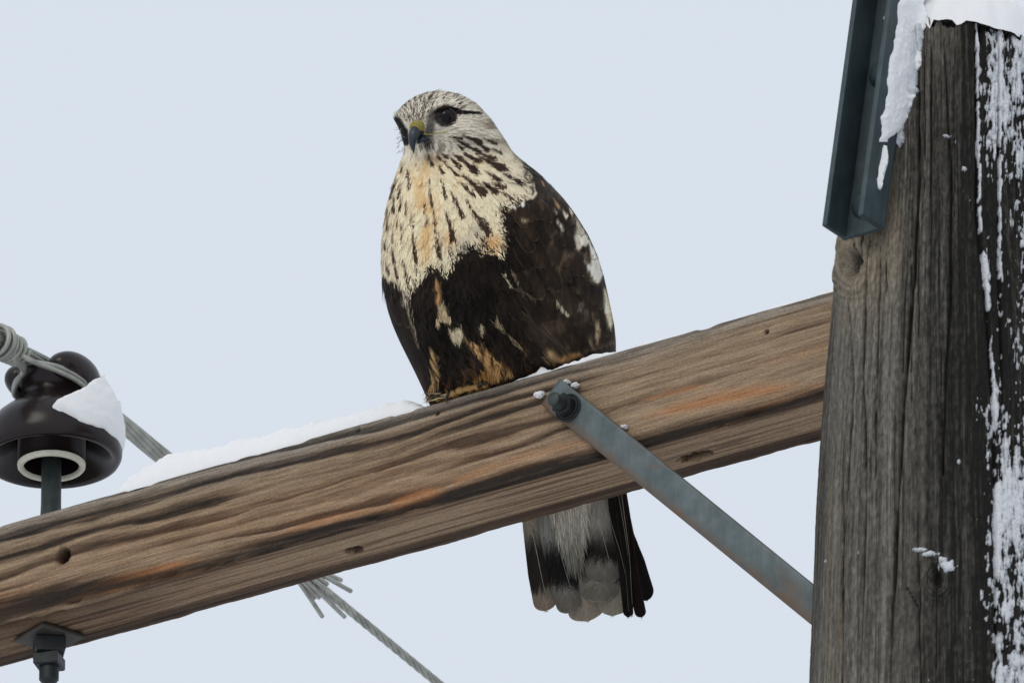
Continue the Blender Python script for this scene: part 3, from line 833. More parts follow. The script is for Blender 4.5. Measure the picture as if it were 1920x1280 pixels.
# two ears on the crown, either side of the wire saddle
for sg in (-1, 1):
    nE = 20; a_, b_ = np.meshgrid(np.linspace(0, math.pi, nE), np.linspace(0, 2 * math.pi, 36, endpoint=False), indexing='ij')
    ex = np.sign(np.sin(a_) * np.cos(b_)) * np.abs(np.sin(a_) * np.cos(b_)) ** .85
    cE = IR + A * sg * 0.0270 + Zu * 0.0925
    P = cE + (0.0200 * ex)[..., None] * A + (0.036 * np.sin(a_) * np.sin(b_))[..., None] * N + (0.0205 * np.cos(a_) * np.where(np.cos(a_) > 0, 1, .8))[..., None] * Zu
    mk('ear', P.reshape(-1, 3), [gridF(nE, 36, True, True)], m_porc, ins)
lathe('pin', [(0.0185, 0.0006), (0.019, 0.002), (0.0135, 0.006), (0.0112, 0.012), (0.0104, 0.03), (0.0100, zz + 0.034), (0.0, zz + 0.036)], IB, Zu, m_pin, ins, 32)
UB = arm(s_i, H, D / 2)
wv = A * math.cos(R(20)) + N * math.sin(R(20))
V, F = ngon_prism(UB - Zu * 0.0005, -Zu, wv, 0.0365, 0.0052, 4, 0.0); mk('square_washer', V, F, m_wash, ins, False)
V, F = ngon_prism(UB - Zu * 0.0057, -Zu, wv, 0.0215, 0.0165, 4, .5); mk('nut', V, F, m_dark, ins, False)
V, F = ngon_prism(UB - Zu * 0.0225, -Zu, wv, 0.0185, 0.0135, 4, .9); mk('lock_nut', V, F, m_dark, ins, False)
pr = []
for k in range(9): pr += [(0.0092, 0.034 + k * 0.0018), (0.0102, 0.0349 + k * 0.0018)]
pr += [(0.0085, 0.0515), (0.0045, 0.0545), (0, 0.055)]
lathe('threaded_end', pr, UB, -Zu, m_dark, ins, 24)
tag(ins, 'dark brown glazed porcelain pin insulator standing on the crossarm', 'insulator')

# snow on the insulator's far right side
poly = [(89, 744), (103, 742), (138, 726), (176, 705), (172, 694), (150, 684), (120, 672), (150, 668), (182, 680), (196, 694), (214, 715), (232, 755), (246, 800), (250, 850),
        (228, 846), (219, 828), (196, 808), (166, 799), (140, 784), (116, 763)]
nA, nZ = 240, 110
tt = np.linspace(0, 2 * math.pi, nA, endpoint=False)
op = np.array([(0.030, 0.113), (0.038, 0.113), (0.046, 0.110), (0.052, 0.103), (0.058, 0.093), (0.0650, 0.077), (0.0715, 0.060), (0.0750, 0.043), (0.0758, 0.028), (0.0735, 0.014), (0.070, 0.006)])
ip = np.array([(0.004, 0.090), (0.018, 0.090), (0.028, 0.088), (0.030, 0.080), (0.030, 0.072), (0.040, 0.058), (0.056, 0.045), (0.065, 0.032), (0.069, 0.024), (0.070, 0.014), (0.069, 0.008)])
tz = np.linspace(0, 1, nZ); ki = np.linspace(0, 1, len(op))
OP = np.stack([np.interp(tz, ki, op[:, 0]), np.interp(tz, ki, op[:, 1])], 1); IP = np.stack([np.interp(tz, ki, ip[:, 0]), np.interp(tz, ki, ip[:, 1])], 1)
dirs = np.cos(tt)[:, None] * RT + np.sin(tt)[:, None] * np.array([0, 1.0, 0])
Po = IR + OP[:, None, 0, None] * dirs[None] + OP[:, None, 1, None] * Zu
Pi = IR + IP[:, None, 0, None] * dirs[None] + IP[:, None, 1, None] * Zu
uu, vv, _d = PX(Po.reshape(-1, 3))
nzz = fbm(uu / 14, vv / 14, 4, 161)
sd = sdpoly(uu, vv, poly) + 9 * (nzz - .5)
mm = sstep(-3, 9, sd).reshape(nZ, nA) * np.where((vv.reshape(nZ, nA) < 708) & ((dirs @ N)[None, :] > -0.25), 0, 1)
back = sstep(0.15, 0.6, np.sin(tt))[None, :] * sstep(-.35, .3, np.cos(tt))[None, :]
mm = np.maximum(mm, back)
lum = (1 + 0.14 * (fbm(uu / 30, vv / 30, 4, 163) - .5) + 0.10 * (fbm(uu / 7, vv / 7, 3, 165) - .5)).reshape(nZ, nA)
P = Pi + (Po - Pi) * (mm * lum)[..., None]
F = gridF(nZ, nA, True); F = F[(mm.ravel()[F] > 0.0).any(1)]
us_ = np.unique(F); rem = -np.ones(nZ * nA, int); rem[us_] = np.arange(len(us_))
o = mk('snow_heap', P.reshape(-1, 3)[us_], [rem[F]], m_snow)
tag(o, 'heap of snow clinging to the side of the brown insulator', 'snow', kind='stuff')

# ------------------------------------------------------------------ conductor with armour rods and tie wire
SAD = IR + Zu * 0.104
dirA = np.array([math.sin(PSI), math.cos(PSI), 0]); sag = 0.105
def wire_pt(t):
    """t metres from the saddle, + away from the camera; the span sags on both sides"""
    t = np.asarray(t, float)
    return SAD + t[..., None] * dirA + (-np.where(t > 0, 0.135, 0.105) * (np.sqrt(t * t + 0.0009) - 0.03) + 0.0013 * t * t)[..., None] * Zu
cond = empty('overhead_conductor', SAD)
P = wire_pt(np.linspace(-2.6, 14, 400)); _, ca, cb = frame(dirA)
ts = np.concatenate([np.arange(-1.2, 1.6, 0.006), np.linspace(1.62, 14, 300)])
for k in range(6):
    ph_ = 2 * math.pi * k / 6 + ts * 2 * math.pi / 0.085
    PP = wire_pt(ts) + 0.0031 * (np.cos(ph_)[:, None] * ca + np.sin(ph_)[:, None] * cb)
    tube('strand', PP, 0.0017, m_alu, cond, 7)
tube('core', wire_pt(np.concatenate([np.linspace(-1.2, 1.6, 60), np.linspace(1.7, 14, 60)])), 0.002, m_alu, cond, 6)
nrod = 11
ends = [0.492, 0.510, 0.520, 0.484, 0.504, 0.522, 0.488, 0.514, 0.498, 0.506, 0.480]
for k in range(nrod):
    t = np.linspace(-0.62, ends[k], 170)
    ph_ = 2 * math.pi * k / nrod + np.minimum(t, 0.46) * 2 * math.pi / 0.62
    spl = np.clip((t - 0.435) / 0.1, 0, 1) ** 1.15 * (0.006 + 0.017 * ((k * 37) % 10) / 10)
    rad_ = 0.0068 + spl
    PP = wire_pt(t) + rad_[:, None] * (np.cos(ph_)[:, None] * ca + np.sin(ph_)[:, None] * cb)
    tube('armour_rod', PP, 0.0024, m_alu, cond, 8)
def coil(t0, t1, turns, r0, r1, ph0=0):
    t = np.linspace(0, 1, int(turns * 22))
    p = wire_pt(t0 + (t1 - t0) * t); rr = r0 + (r1 - r0) * t; f = ph0 + t * turns * 2 * math.pi
    return p + rr[:, None] * (np.cos(f)[:, None] * ca + np.sin(f)[:, None] * cb)
def smooth_path(pts, n=60):
    pts = np.array(pts, float); k = np.linspace(0, 1, len(pts)); t = np.linspace(0, 1, n)
    out = np.stack([np.interp(t, k, pts[:, i]) for i in range(3)], 1)
    for _ in range(10): out[1:-1] = (out[:-2] + 2 * out[1:-1] + out[2:]) / 4
    return out
def neck(ang, r=0.0365, z=0.0745):
    """point round the insulator's neck; 0 faces the camera, + turns to the right"""
    return IR + r * (math.sin(R(ang)) * RT - math.cos(R(ang)) * np.array([0, 1.0, 0])) + Zu * z
tie = tube('tie_wire', coil(-0.060, -0.100, 5.2, 0.0135, 0.0145), 0.0026, m_alu, cond, 8)
tie = tube('tie_wire', coil(-0.112, -0.165, 5.0, 0.0135, 0.0165, 1.0), 0.0026, m_alu, cond, 8)
tie = tube('tie_wire', coil(-0.086, -0.108, 2.2, 0.0180, 0.0180, 2.0), 0.0026, m_alu, cond, 8)
w0 = wire_pt(np.array(-0.066)); w1 = wire_pt(np.array(-0.074))
for dz in (0, 0.0056):
    tube('tie_wire', smooth_path([w0 - Zu * 0.010 + A * 0.012 + N * dz, w0 - Zu * 0.018 + A * 0.022, neck(8, 0.047, .081 + dz), neck(32, 0.043, .077 + dz), neck(60, 0.040, .075 + dz), neck(110, .039, .074 + dz), neck(170, .038, .074 + dz)]), 0.0026, m_alu, cond, 8)
    tube('tie_wire', smooth_path([w1 + Zu * 0.016 + N * dz, w1 + A * 0.013 + Zu * 0.004 + N * dz, w1 + A * 0.006 - Zu * 0.014 + N * dz, neck(-30, 0.052, .086 - dz), neck(-52, .046, .074 + dz), neck(-85, .041, .072 + dz), neck(-170, .038, .074 + dz)]), 0.0026, m_alu, cond, 8)
tag(cond, 'grey twisted aluminium conductor with splayed rod ends, tied to the insulator', 'power line')

# ------------------------------------------------------------------ hawk
def r2(z): return [(690 + x * .390625, 280 + y * .390625) for x, y in z]      # breast tracing
def r6(z): return [(880 + x * .25, 340 + y * .25) for x, y in z]              # wing tracing
def r1(z): return [(700 + x / 5.98, 150 + y / 5.98) for x, y in z]            # head tracing
_sp2 = [(350,150,375,240,14),(298,150,303,285,10),(400,210,455,330,24),(470,250,580,410,35),(375,310,410,440,30),(315,290,322,400,8),(325,400,345,525,22),(205,320,212,385,8),
 (210,400,230,545,16),(270,260,270,315,6),(280,330,283,385,6),(180,260,178,320,7),(155,240,150,300,8),(155,175,140,245,8),(190,120,192,190,10),(120,230,118,305,14),(110,170,105,245,8),
 (90,300,90,400,8),(75,450,80,490,8),(115,380,117,460,5),(137,330,137,385,6),(158,370,158,465,4),(110,480,125,550,12),(85,560,100,610,10),(125,560,140,625,16),(165,540,190,645,14),
 (225,570,235,615,8),(150,655,165,725,16),(385,470,415,560,14),(520,410,570,460,18),(345,80,365,120,10),(365,60,380,80,6),(390,80,435,130,8),(395,40,440,85,20),(460,60,525,105,24),
 (470,30,540,60,20),(460,130,560,215,40),(560,165,615,210,22),(450,165,515,235,14),(585,115,635,155,14),(600,165,655,190,12),(660,125,685,135,10),(700,145,755,175,20),(640,210,710,250,26),
 (550,45,640,95,28),(540,20,610,50,24),(640,90,690,105,8),(630,280,720,300,30),(640,320,700,330,26),(560,330,590,410,16),(300,560,315,600,30)]
_sp1 = [(950,680,1060,740,40),(1010,620,1200,700,50),(1060,740,1200,810,40),(900,840,990,890,40),(1030,830,1200,920,60),(880,880,980,990,50),(1020,910,1160,1030,80),(1200,860,1450,1000,70),
 (1180,700,1290,790,50),(1350,780,1440,830,30),(1240,660,1380,720,30),(780,910,830,960,15),(740,980,800,1060,30),(860,980,960,1090,25),(1300,1050,1430,1140,40),(1480,1070,1550,1100,30),
 (1560,1110,1700,1180,50),(1250,1160,1380,1270,60),(1400,1170,1490,1220,30),(720,850,750,900,30),(780,830,830,870,40),(860,640,1000,660,26),(960,740,1010,780,30),(620,860,660,960,40),
 (380,1030,375,1110,22),(390,1140,390,1230,18),(300,1190,285,1280,14),(480,960,490,1020,18),(240,1130,205,1270,20),(320,960,300,1060,18)]
SPOTS = [(690 + a * .390625, 280 + b_ * .390625, 690 + c_ * .390625, 280 + d_ * .390625, w_ * .390625 * .46) for a, b_, c_, d_, w_ in _sp2]
SPOTS += [(700 + a / 5.98, 150 + b_ / 5.98, 700 + c_ / 5.98, 150 + d_ / 5.98, w_ / 5.98 * .52) for a, b_, c_, d_, w_ in _sp1]
_r = random.Random(3)
CROWN = []
for k in range(170):                      # fine dark shaft streaks on the crown and nape
    u = _r.uniform(748, 940); v = _r.uniform(174, 262)
    CROWN.append((u, v))
BELLY = r2([(195,680),(240,660),(275,590),(300,560),(320,600),(350,590),(390,600),(420,540),(470,490),(500,470),(560,490),(600,500),(640,500),(660,440),(650,380),(640,300),(700,285),
            (740,262),(790,235),(800,180),(770,120),(735,70),(700,0),(760,-10),(1300,200),(1400,1300),(200,1400),(190,1000),(192,800)])
RWING = r2([(40,610),(75,628),(110,650),(150,668),(165,740),(188,760),(205,830),(225,930),(262,1050),(290,1180),(300,1260),(0,1260)])
SHOULD = r2([(690,-20),(720,60),(765,115),(790,180),(750,215),(800,255),(870,280),(930,330),(1020,330),(860,60)])
PALE = [  # polygons, colour, softness
 (r2([(322,655),(345,650),(352,690),(350,750),(330,755),(325,700)]), (176,136,92), 4),
 (r2([(345,755),(372,760),(405,840),(395,856),(360,840),(340,862),(328,858),(335,820)]), (206,184,146), 3),
 (r2([(388,880),(452,866),(462,905),(455,925),(440,956),(418,945),(400,925)]), (212,196,164), 3),
 (r2([(470,920),(500,945),(540,948),(600,990),(645,1040),(690,1058),(692,1092),(640,1115),(585,1118),(570,1080),(545,1020),(505,985)]), (200,156,104), 3),
 (r2([(540,1080),(590,1060),(590,1120),(540,1140),(440,1180),(430,1150),(500,1120)]), (176,130,72), 2),
 (r2([(300,960),(330,1000),(345,1090),(335,1160),(310,1190),(296,1150),(306,1080)]), (186,152,106), 3),
 (r2([(540,852),(560,862),(556,905),(548,905)]), (190,174,144), 2),
 (r2([(616,838),(640,850),(670,890),(660,890),(630,870)]), (170,150,116), 2),
 (r2([(860,965),(900,975),(925,1010),(900,1050),(870,1030)]), (160,134,98), 5),
 (r2([(920,1010),(960,985),(1020,975),(1030,990),(960,1020),(925,1030)]), (196,146,96), 4),
 (r6([(798,262),(832,312),(880,400),(898,460),(874,492),(850,475),(836,500),(826,548),(806,500),(790,420),(800,375)]), (214,204,186), 2),
 (r6([(898,448),(950,530),(990,620),(1002,690),(965,782),(935,745),(905,660),(918,600)]), (212,205,192), 2),
 (r6([(690,208),(748,258),(722,292)]), (212,200,176), 1.5),
 (r6([(750,196),(788,240),(772,272)]), (212,200,176), 1.5),
 (r6([(660,296),(720,362),(690,372)]), (190,182,170), 1.5),
 (r6([(868,600),(905,650),(886,690)]), (196,190,178), 1.5),
 (r6([(1012,796),(1050,890),(1086,1020),(1060,1110),(1040,1080),(1020,1005)]), (196,182,156), 3),
 (r6([(950,1035),(978,1100),(968,1170),(944,1190)]), (160,142,120), 2.5),
 (r6([(534,-8),(552,-6),(566,36),(556,44)]), (188,150,112), 1.5),
 (r6([(616,110),(640,130),(684,208),(668,206)]), (176,142,104), 2),
 (r6([(650,36),(690,80),(704,122),(684,110)]), (200,190,172), 1.5),
 (r6([(640,200),(660,240),(650,250)]), (190,180,160), 1.5),
 (r2([(735,330),(770,340),(760,352),(735,348)]), (130,116,96), 4),
]
SLIVER = [(r2([(660,612),(690,668)]), 2.2, (196,184,158)), (r2([(690,590),(740,690),(800,722)]), 1.6, (120,106,88)), (r2([(905,742),(962,802)]), 1.8, (188,174,150)), (r2([(670,890),(720,945),(765,985)]), 1.8, (150,132,104)),
 (r2([(720,930),(770,1000)]), 1.4, (140,124,98)), (r2([(1010,770),(1040,750)]), 2.4, (110,98,86)), (r2([(186,700),(192,770),(212,850),(240,950)]), 2.6, (150,136,116)), (r2([(160,680),(180,745)]), 2.5, (186,180,170)),
 (r2([(1100,930),(1110,870)]), 2.5, (150,128,104)), (r2([(1060,900),(1080,960)]), 1.6, (120,106,92)), (r6([(840,930),(830,970)]), 2.4, (120,108,94)), (r6([(680,940),(738,1008)]), 1.8, (176,166,150))]

def seg_d(u, v, x0, y0, x1, y1):
    ex, ey = x1 - x0, y1 - y0; L2 = ex * ex + ey * ey + 1e-9
    t = np.clip(((u - x0) * ex + (v - y0) * ey) / L2, 0, 1)
    return np.hypot(u - x0 - t * ex, v - y0 - t * ey), t

def over(c, m, rgb):
    return c * (1 - m[:, None]) + m[:, None] * np.asarray(rgb, float)

def plumage(u, v, back):
    """feather colour (photo-like 8 bit) at a place on the bird; back = 1 on the side turned away"""
    u = np.asarray(u, float); v = np.asarray(v, float)
    n1 = fbm(u / 22, v / 34, 3, 201); n2 = fbm(u / 7, v / 15, 3, 203); n3 = fbm(u / 3.5, v / 12, 2, 205)
    c = np.zeros((len(u), 3)) + np.array([226., 211., 180.])
    # warm wash down the middle of the breast
    dw, t = seg_d(u, v, 806, 300, 788, 350); d2, _ = seg_d(u, v, 788, 350, 803, 420); d3, _ = seg_d(u, v, 800, 420, 796, 480)
    wash = np.exp(-(np.minimum(np.minimum(dw, d2), d3 + 4) / 20) ** 2) * sstep(.34, .62, .5 * n1 + .5 * fbm(u / 9, v / 26, 3, 217))
    c = over(c, np.clip(wash, 0, .85), (212, 174, 120))
    c = over(c, sstep(.58, .74, fbm(u / 13, v / 30, 3, 218)) * .35 * sstep(560, 380, v), (212, 178, 130))
    c = over(c, np.exp(-((u - 925) / 18) ** 2 - ((v - 458) / 14) ** 2) * .9, (206, 156, 98))
    c = over(c, np.exp(-((u - 845) / 14) ** 2 - ((v - 452) / 14) ** 2) * .7, (196, 150, 100))
    c = over(c, sstep(760, 722, u) * .35, (196, 184, 164))
    c = over(c, np.clip(sstep(.55, .8, n1) * .35, 0, 1), (232, 222, 198))
    c = over(c, sstep(900, 960, u) * sstep(400, 330, v) * .5, (214, 206, 188))
    c = over(c, np.exp(-((u - 872) / 15) ** 2 - ((v - 470) / 22) ** 2) * .55, (140, 138, 134))
    c = over(c, np.exp(-((u - 900) / 14) ** 2 - ((v - 440) / 18) ** 2) * .45, (150, 148, 144))
    # head
    hm = sstep(318, 282, v + 0.10 * (u - 800) + 14 * (n2 - .5)) * sstep(1000, 930, u + .6 * (v - 250))
    c = over(c, hm, (224, 216, 200))
    c = over(c, hm * sstep(235, 205, v) * .3, (204, 197, 184))
    # streaked crown
    ang = np.arctan2(v - 250, u - 782)
    rad_ = np.hypot(u - 782, v - 250)
    st = fbm(ang * 46, rad_ / 13, 2, 207)
    cm = hm * sstep(232, 214, v - 0.06 * (u - 840)) * sstep(8, 26, rad_)
    c = over(c, cm * sstep(.57, .66, st) * .85 * (1 - .75 * sstep(860, 905, u)), (62, 52, 46))
    fr = hm * np.exp(-((u - 776) / 34) ** 2) * sstep(236, 216, v)
    c = over(c, np.clip(fr * sstep(.52, .64, fbm(ang * 52, rad_ / 11, 2, 209)), 0, .8), (72, 64, 58))
    # nape and ear coverts
    nm = hm * sstep(880, 930, u) * sstep(205, 230, v)
    c = over(c, nm * sstep(.45, .65, fbm(ang * 30, rad_ / 26, 2, 211)) * .6, (104, 90, 76))
    chk = hm * np.exp(-((u - 862) / 40) ** 2 - ((v - 258) / 14) ** 2)
    c = over(c, chk * sstep(.42, .62, fbm(ang * 40, rad_ / 22, 2, 213)) * .65, (112, 98, 82))
    chin = hm * np.exp(-((u - 815) / 40) ** 2 - ((v - 288) / 22) ** 2)
    c = over(c, chin * sstep(.44, .60, fbm(u / 4.5, v / 22, 2, 215)) * .75, (92, 80, 68))
    c = over(c, np.exp(-((u - 812) / 18) ** 2 - ((v - 300) / 8) ** 2) * .5, (110, 80, 54))
    c = over(c, np.exp(-((u - 800) / 13) ** 2 - ((v - 264) / 11) ** 2) * .85, (86, 84, 80))
    # lores, eye line and the far eye's dark edge
    d, t = seg_d(u, v, 818, 207, 842, 203); d_b, _ = seg_d(u, v, 842, 203, 864, 210); d_c, tc = seg_d(u, v, 864, 210, 904, 213)
    line = np.maximum(np.maximum(sstep(6, 2, d), sstep(6, 2.2, d_b)), sstep(5.2 - 2.2 * tc, 1.6, d_c))
    c = over(c, line * .97, (22, 18, 17))
    dl, t = seg_d(u, v, 812, 212, 806, 250)
    c = over(c, sstep(13, 4, dl) * .8, (66, 64, 62))
    de = np.hypot((u - 837) / 1.05, v - 221)
    c = over(c, sstep(23, 18, de + .2 * (v - 221)) * .85 , (34, 30, 29))
    d, t = seg_d(u, v, 820, 243, 858, 240)
    c = over(c, sstep(5, 2, d) * .55, (178, 172, 162))
    d, t = seg_d(u, v, 743, 224, 757, 246); d_b, _ = seg_d(u, v, 757, 246, 760, 268)
    c = over(c, np.maximum(sstep(9, 4, d), sstep(9, 5, d_b)) * .97, (18, 16, 16))
    # dark teardrops
    for (x0, y0, x1, y1, w_) in SPOTS:
        d, t = seg_d(u, v, x0, y0, x1, y1)
        ww = w_ * (0.14 + 1.0 * np.clip(t, 0, 1) ** 1.1) * (0.6 + .8 * n2) + .3
        m = sstep(ww + 1.6, ww - 1.4, d + 1.6 * (n3 - .5))
        c = over(c, m * .94, (52, 38, 30))
        c = over(c, sstep(ww + 5, ww, d) * (1 - m) * .22 * (1 - t), (120, 112, 104))
    # dark belly patch, wings and shoulder
    wob = 18 * (n2 - .5) + 10 * (n1 - .5) + 16 * (n3 - .5)
    dark = np.array([27., 21., 17.]) + np.array([34., 27., 22.]) * np.clip(n1[:, None] - .42, -.2, 1) + np.array([16., 13., 11.]) * (n3[:, None] - .5)
    mB = sstep(-3, 3, sdpoly(u, v, BELLY) + wob); mW = sstep(-3, 3, sdpoly(u, v, RWING) + .5 * wob)
    mD = np.maximum(mB, mW)
    c = c * (1 - mD[:, None]) + dark * mD[:, None]
    br = mB * sstep(930, 1060, u + .25 * (v - 560)) * sstep(400, 560, v) * (.30 + .7 * n1)
    c = over(c, br * .55, (66, 57, 49))
    br2 = mB * sstep(400, 330, v) * (.3 + .7 * n2)
    c = over(c, br2 * .55, (78, 66, 56))
    mott = sstep(.60, .74, fbm(u / 12, v / 22, 3, 221)) * mB * sstep(960, 1080, u)
    c = over(c, mott * .45, (112, 96, 80))
    leg = mB * sstep(640, 730, v + .2 * (u - 850)) * sstep(1050, 960, u)
    c = over(c, leg * sstep(.45, .7, fbm(u / 9, v / 40, 3, 223)) * .7, (118, 84, 54))
    for poly_, rgb, sf in PALE:
        x0 = min(p[0] for p in poly_) - 14; x1 = max(p[0] for p in poly_) + 14; y0 = min(p[1] for p in poly_) - 14; y1 = max(p[1] for p in poly_) + 14
        idx = np.nonzero((u > x0) & (u < x1) & (v > y0) & (v < y1))[0]
        if len(idx) == 0: continue
        m = sstep(-sf, sf, sdpoly(u[idx], v[idx], poly_) + 5 * (n2[idx] - .5))
        c[idx] = over(c[idx], m * .95, np.array(rgb))
    for pts, w_, rgb in SLIVER:
        for a_, b_ in zip(pts[:-1], pts[1:]):
            d, t = seg_d(u, v, *a_, *b_)
            c = over(c, sstep(w_ + 1, w_ - .6, d) * .8, rgb)
    # buff legs carry dark hair streaks
    lb = np.maximum(sstep(-2, 4, sdpoly(u, v, PALE[3][0])), sstep(-2, 4, sdpoly(u, v, PALE[5][0])))
    c = over(c, lb * sstep(.56, .70, fbm(u / 5, v / 28, 2, 227)) * .75, (58, 42, 30))
    # the far side: dark brown back with paler feather edges
    bk = np.array([58., 47., 40.]) + 70 * (sstep(.55, .75, fbm(u / 10, v / 16, 3, 231)) * .5)[:, None] * np.array([1, .93, .82])
    bk = np.where((v < 300)[:, None], np.array([150., 134., 112.]) * (0.6 + .6 * n2[:, None]), bk)
    bb_ = np.clip(np.asarray(back, float), 0, 1)[:, None]
    return c * (1 - bb_) + bk * bb_

def to_alb(c8):
    return np.clip(lin(np.clip(c8, 0, 255)) / np.array([0.88, 0.90, 0.94]), 0.004, 0.85)

# silhouette rows: y, left, right, half depth, centre depth
ROWS = np.array([
 (173, 812, 838, 14, 58), (176, 797, 852, 38, 58), (181, 783, 866, 56, 57), (188, 770, 880, 70, 56), (197, 759, 893, 82, 55), (207, 750, 903, 90, 54), (216, 744, 912, 95, 54),
 (223, 741, 918, 97, 53), (231, 744, 924, 97, 53), (240, 749, 930, 97, 53), (250, 753, 937, 97, 54), (262, 757, 945, 96, 56), (274, 759, 952, 96, 58), (286, 758, 961, 97, 59),
 (298, 754, 974, 101, 59), (312, 749, 992, 107, 58), (328, 743, 1012, 113, 56), (348, 737, 1034, 120, 53), (372, 730, 1057, 129, 50), (400, 724, 1078, 138, 47), (440, 718, 1103, 148, 44),
 (480, 716, 1121, 154, 43), (520, 717, 1133, 157, 44), (548, 720, 1139, 157, 47), (580, 726, 1146, 154, 52), (610, 736, 1152, 149, 59), (640, 749, 1155, 141, 70), (668, 763, 1155, 131, 84),
 (700, 779, 1154, 117, 101), (730, 793, 1152, 104, 117), (760, 806, 1150, 92, 128), (800, 850, 1150, 80, 136), (850, 930, 1150, 50, 136), (880, 980, 1130, 34, 134), (900, 1010, 1110, 14, 132), (985, 1050, 1060, 2, 130)], float)
def smooth_rows(vr):
    out = [np.interp(vr, ROWS[:, 0], ROWS[:, k]) for k in range(1, 5)]
    return out
vr = np.concatenate([np.array([172.6, 173.4, 174.6]), np.arange(176, 330, 1.6), np.arange(330, 780, 2.4), np.arange(780, 900, 6.0)])
xl, xr, dh, cd = smooth_rows(vr)
def sm(a, k=2):
    a = a.copy(); k *= 5
    for _ in range(k):
        a[4:-1] = (a[3:-2] + 2 * a[4:-1] + a[5:]) / 4
    return a
xl, xr, dh, cd = sm(xl), sm(xr), sm(dh, 4), sm(cd, 4)
nc = 256
phi = np.linspace(0, 2 * math.pi, nc, endpoint=False)
cu = (xl + xr) / 2; hw = (xr - xl) / 2
UU = cu[:, None] + hw[:, None] * np.cos(phi); DD = cd[:, None] - dh[:, None] * np.sin(phi)
VV = np.broadcast_to(vr[:, None], UU.shape).copy()
fr_ = np.clip(np.sin(phi), 0, 1)[None, :] ** .6
def gsn(u0, v0, ru, rv): return np.exp(-((UU - u0) / ru) ** 2 - ((VV - v0) / rv) ** 2) * fr_
DD = DD - 9 * gsn(790, 244, 20, 20) - 5 * gsn(830, 198, 34, 9) - 5 * gsn(872, 204, 24, 8) + 6 * gsn(838, 223, 20, 17) - 5 * gsn(866, 256, 34, 16) + 4 * gsn(800, 222, 9, 16)
DD = DD - 10 * gsn(1010, 470, 60, 110) + 7 * gsn(840, 600, 14, 70) - 8 * gsn(800, 650, 24, 60) - 8 * gsn(900, 650, 34, 60)
Pb = W(UU, VV, DD).reshape(-1, 3)
# the part below the perch passes behind the crossarm
s_, h_, q_ = to_arm(Pb)
qmin = np.where(h_ > -0.004, D + 0.010, -1)
Pb = Pb - np.maximum(qmin - q_, 0)[:, None] * N
Pg = Pb.reshape(len(vr), nc, 3)
nr_b = len(vr)
gv = np.gradient(Pg, axis=0); gc = (np.roll(Pg, -1, 1) - np.roll(Pg, 1, 1))
Nb = np.cross(gc, gv); Nb /= np.linalg.norm(Nb, axis=2)[..., None] + 1e-12
cen = Pg.mean(1, keepdims=True)
if np.mean(np.sum(Nb * (Pg - cen), 2)) < 0: Nb = -Nb
HB = arm(to_arm(W(905, 724, 40))[0], 0.0, 0.03)
hawk = empty('hawk', HB)
ub, vb, _ = PX(Pb)
facing = -(Nb.reshape(-1, 3) @ FW)
backm = sstep(-0.15, -0.45, facing)
cb_ = to_alb(plumage(ub, vb, backm)) * 0.9
Fb = [gridF(nr_b, nc, True)]
Vb = np.concatenate([Pb, [Pg[0].mean(0), Pg[-1].mean(0)]]); nb = nr_b * nc; j = np.arange(nc)
Fb += [np.stack([np.full(nc, nb), (j + 1) % nc, j], 1), np.stack([np.full(nc, nb + 1), (nr_b - 1) * nc + j, (nr_b - 1) * nc + (j + 1) % nc], 1)]
body = mk('body', Vb, Fb, m_fea, hawk, True, {'col': np.concatenate([cb_, cb_[:1], cb_[-1:]])})
tree = BVHTree.FromPolygons([Vector(p) for p in Vb], [tuple(int(i) for i in f) for F_ in Fb for f in F_])
def surf(u, v):
    """depth (pixels) of the bird's front surface at a pixel, and its normal"""
    o_ = Vector(CAM); d_ = (Vector(W(u, v, 0)) - o_).normalized()
    hit, n_, i_, dist = tree.ray_cast(o_, d_)
    if hit is None: return None, None
    n_ = np.array(n_)
    if n_ @ FW > 0: n_ = -n_
    return float(PX(np.array(hit)[None])[2][0]), n_

def flow(u, v):
    """direction in which the plumage lies, as image angle in degrees (0 right, 90 down)"""
    rad_ang = np.degrees(np.arctan2(v - 246, u - 780))
    up_a = np.interp(u, [720, 760, 800, 850, 900, 950, 1000, 1060, 1120], [98, 94, 88, 76, 62, 54, 55, 62, 76])
    lo_a = np.interp(u, [720, 760, 800, 850, 900, 950, 1000, 1060, 1130], [76, 80, 84, 82, 72, 62, 60, 66, 80])
    k = sstep(420, 560, v); ba = up_a * (1 - k) + lo_a * k
    w_ = sstep(95, 165, np.hypot(u - 812, (v - 236) * 1.15))
    return rad_ang * (1 - w_) + ba * w_

def sample(nwant, vlo, vhi, backshare):
    a = Pg[:-1]; b_ = np.roll(Pg, -1, 1)[:-1]; c_ = Pg[1:]
    area = np.linalg.norm(np.cross(b_ - a, c_ - a), axis=2)
    fc = -(Nb[:-1] @ FW)
    v_ = np.broadcast_to(vr[:-1, None], area.shape)
    p = area * ((v_ >= vlo) & (v_ < vhi)) * np.where(fc > -0.15, 1.0, backshare)
    # nothing grows on the part that is tucked behind the perch
    hA = to_arm(a.reshape(-1, 3))[1].reshape(area.shape)
    p = p * (hA < -0.003)
    idx = rng.choice(p.size, nwant, p=(p / p.sum()).ravel())
    i, jj = np.unravel_index(idx, p.shape)
    f1_ = rng.random(nwant)[:, None]; f2_ = rng.random(nwant)[:, None]; n2_ = (jj + 1) % nc
    P_ = (Pg[i, jj] * (1 - f2_) + Pg[i, n2_] * f2_) * (1 - f1_) + (Pg[i + 1, jj] * (1 - f2_) + Pg[i + 1, n2_] * f2_) * f1_
    return P_, Nb[i, jj]

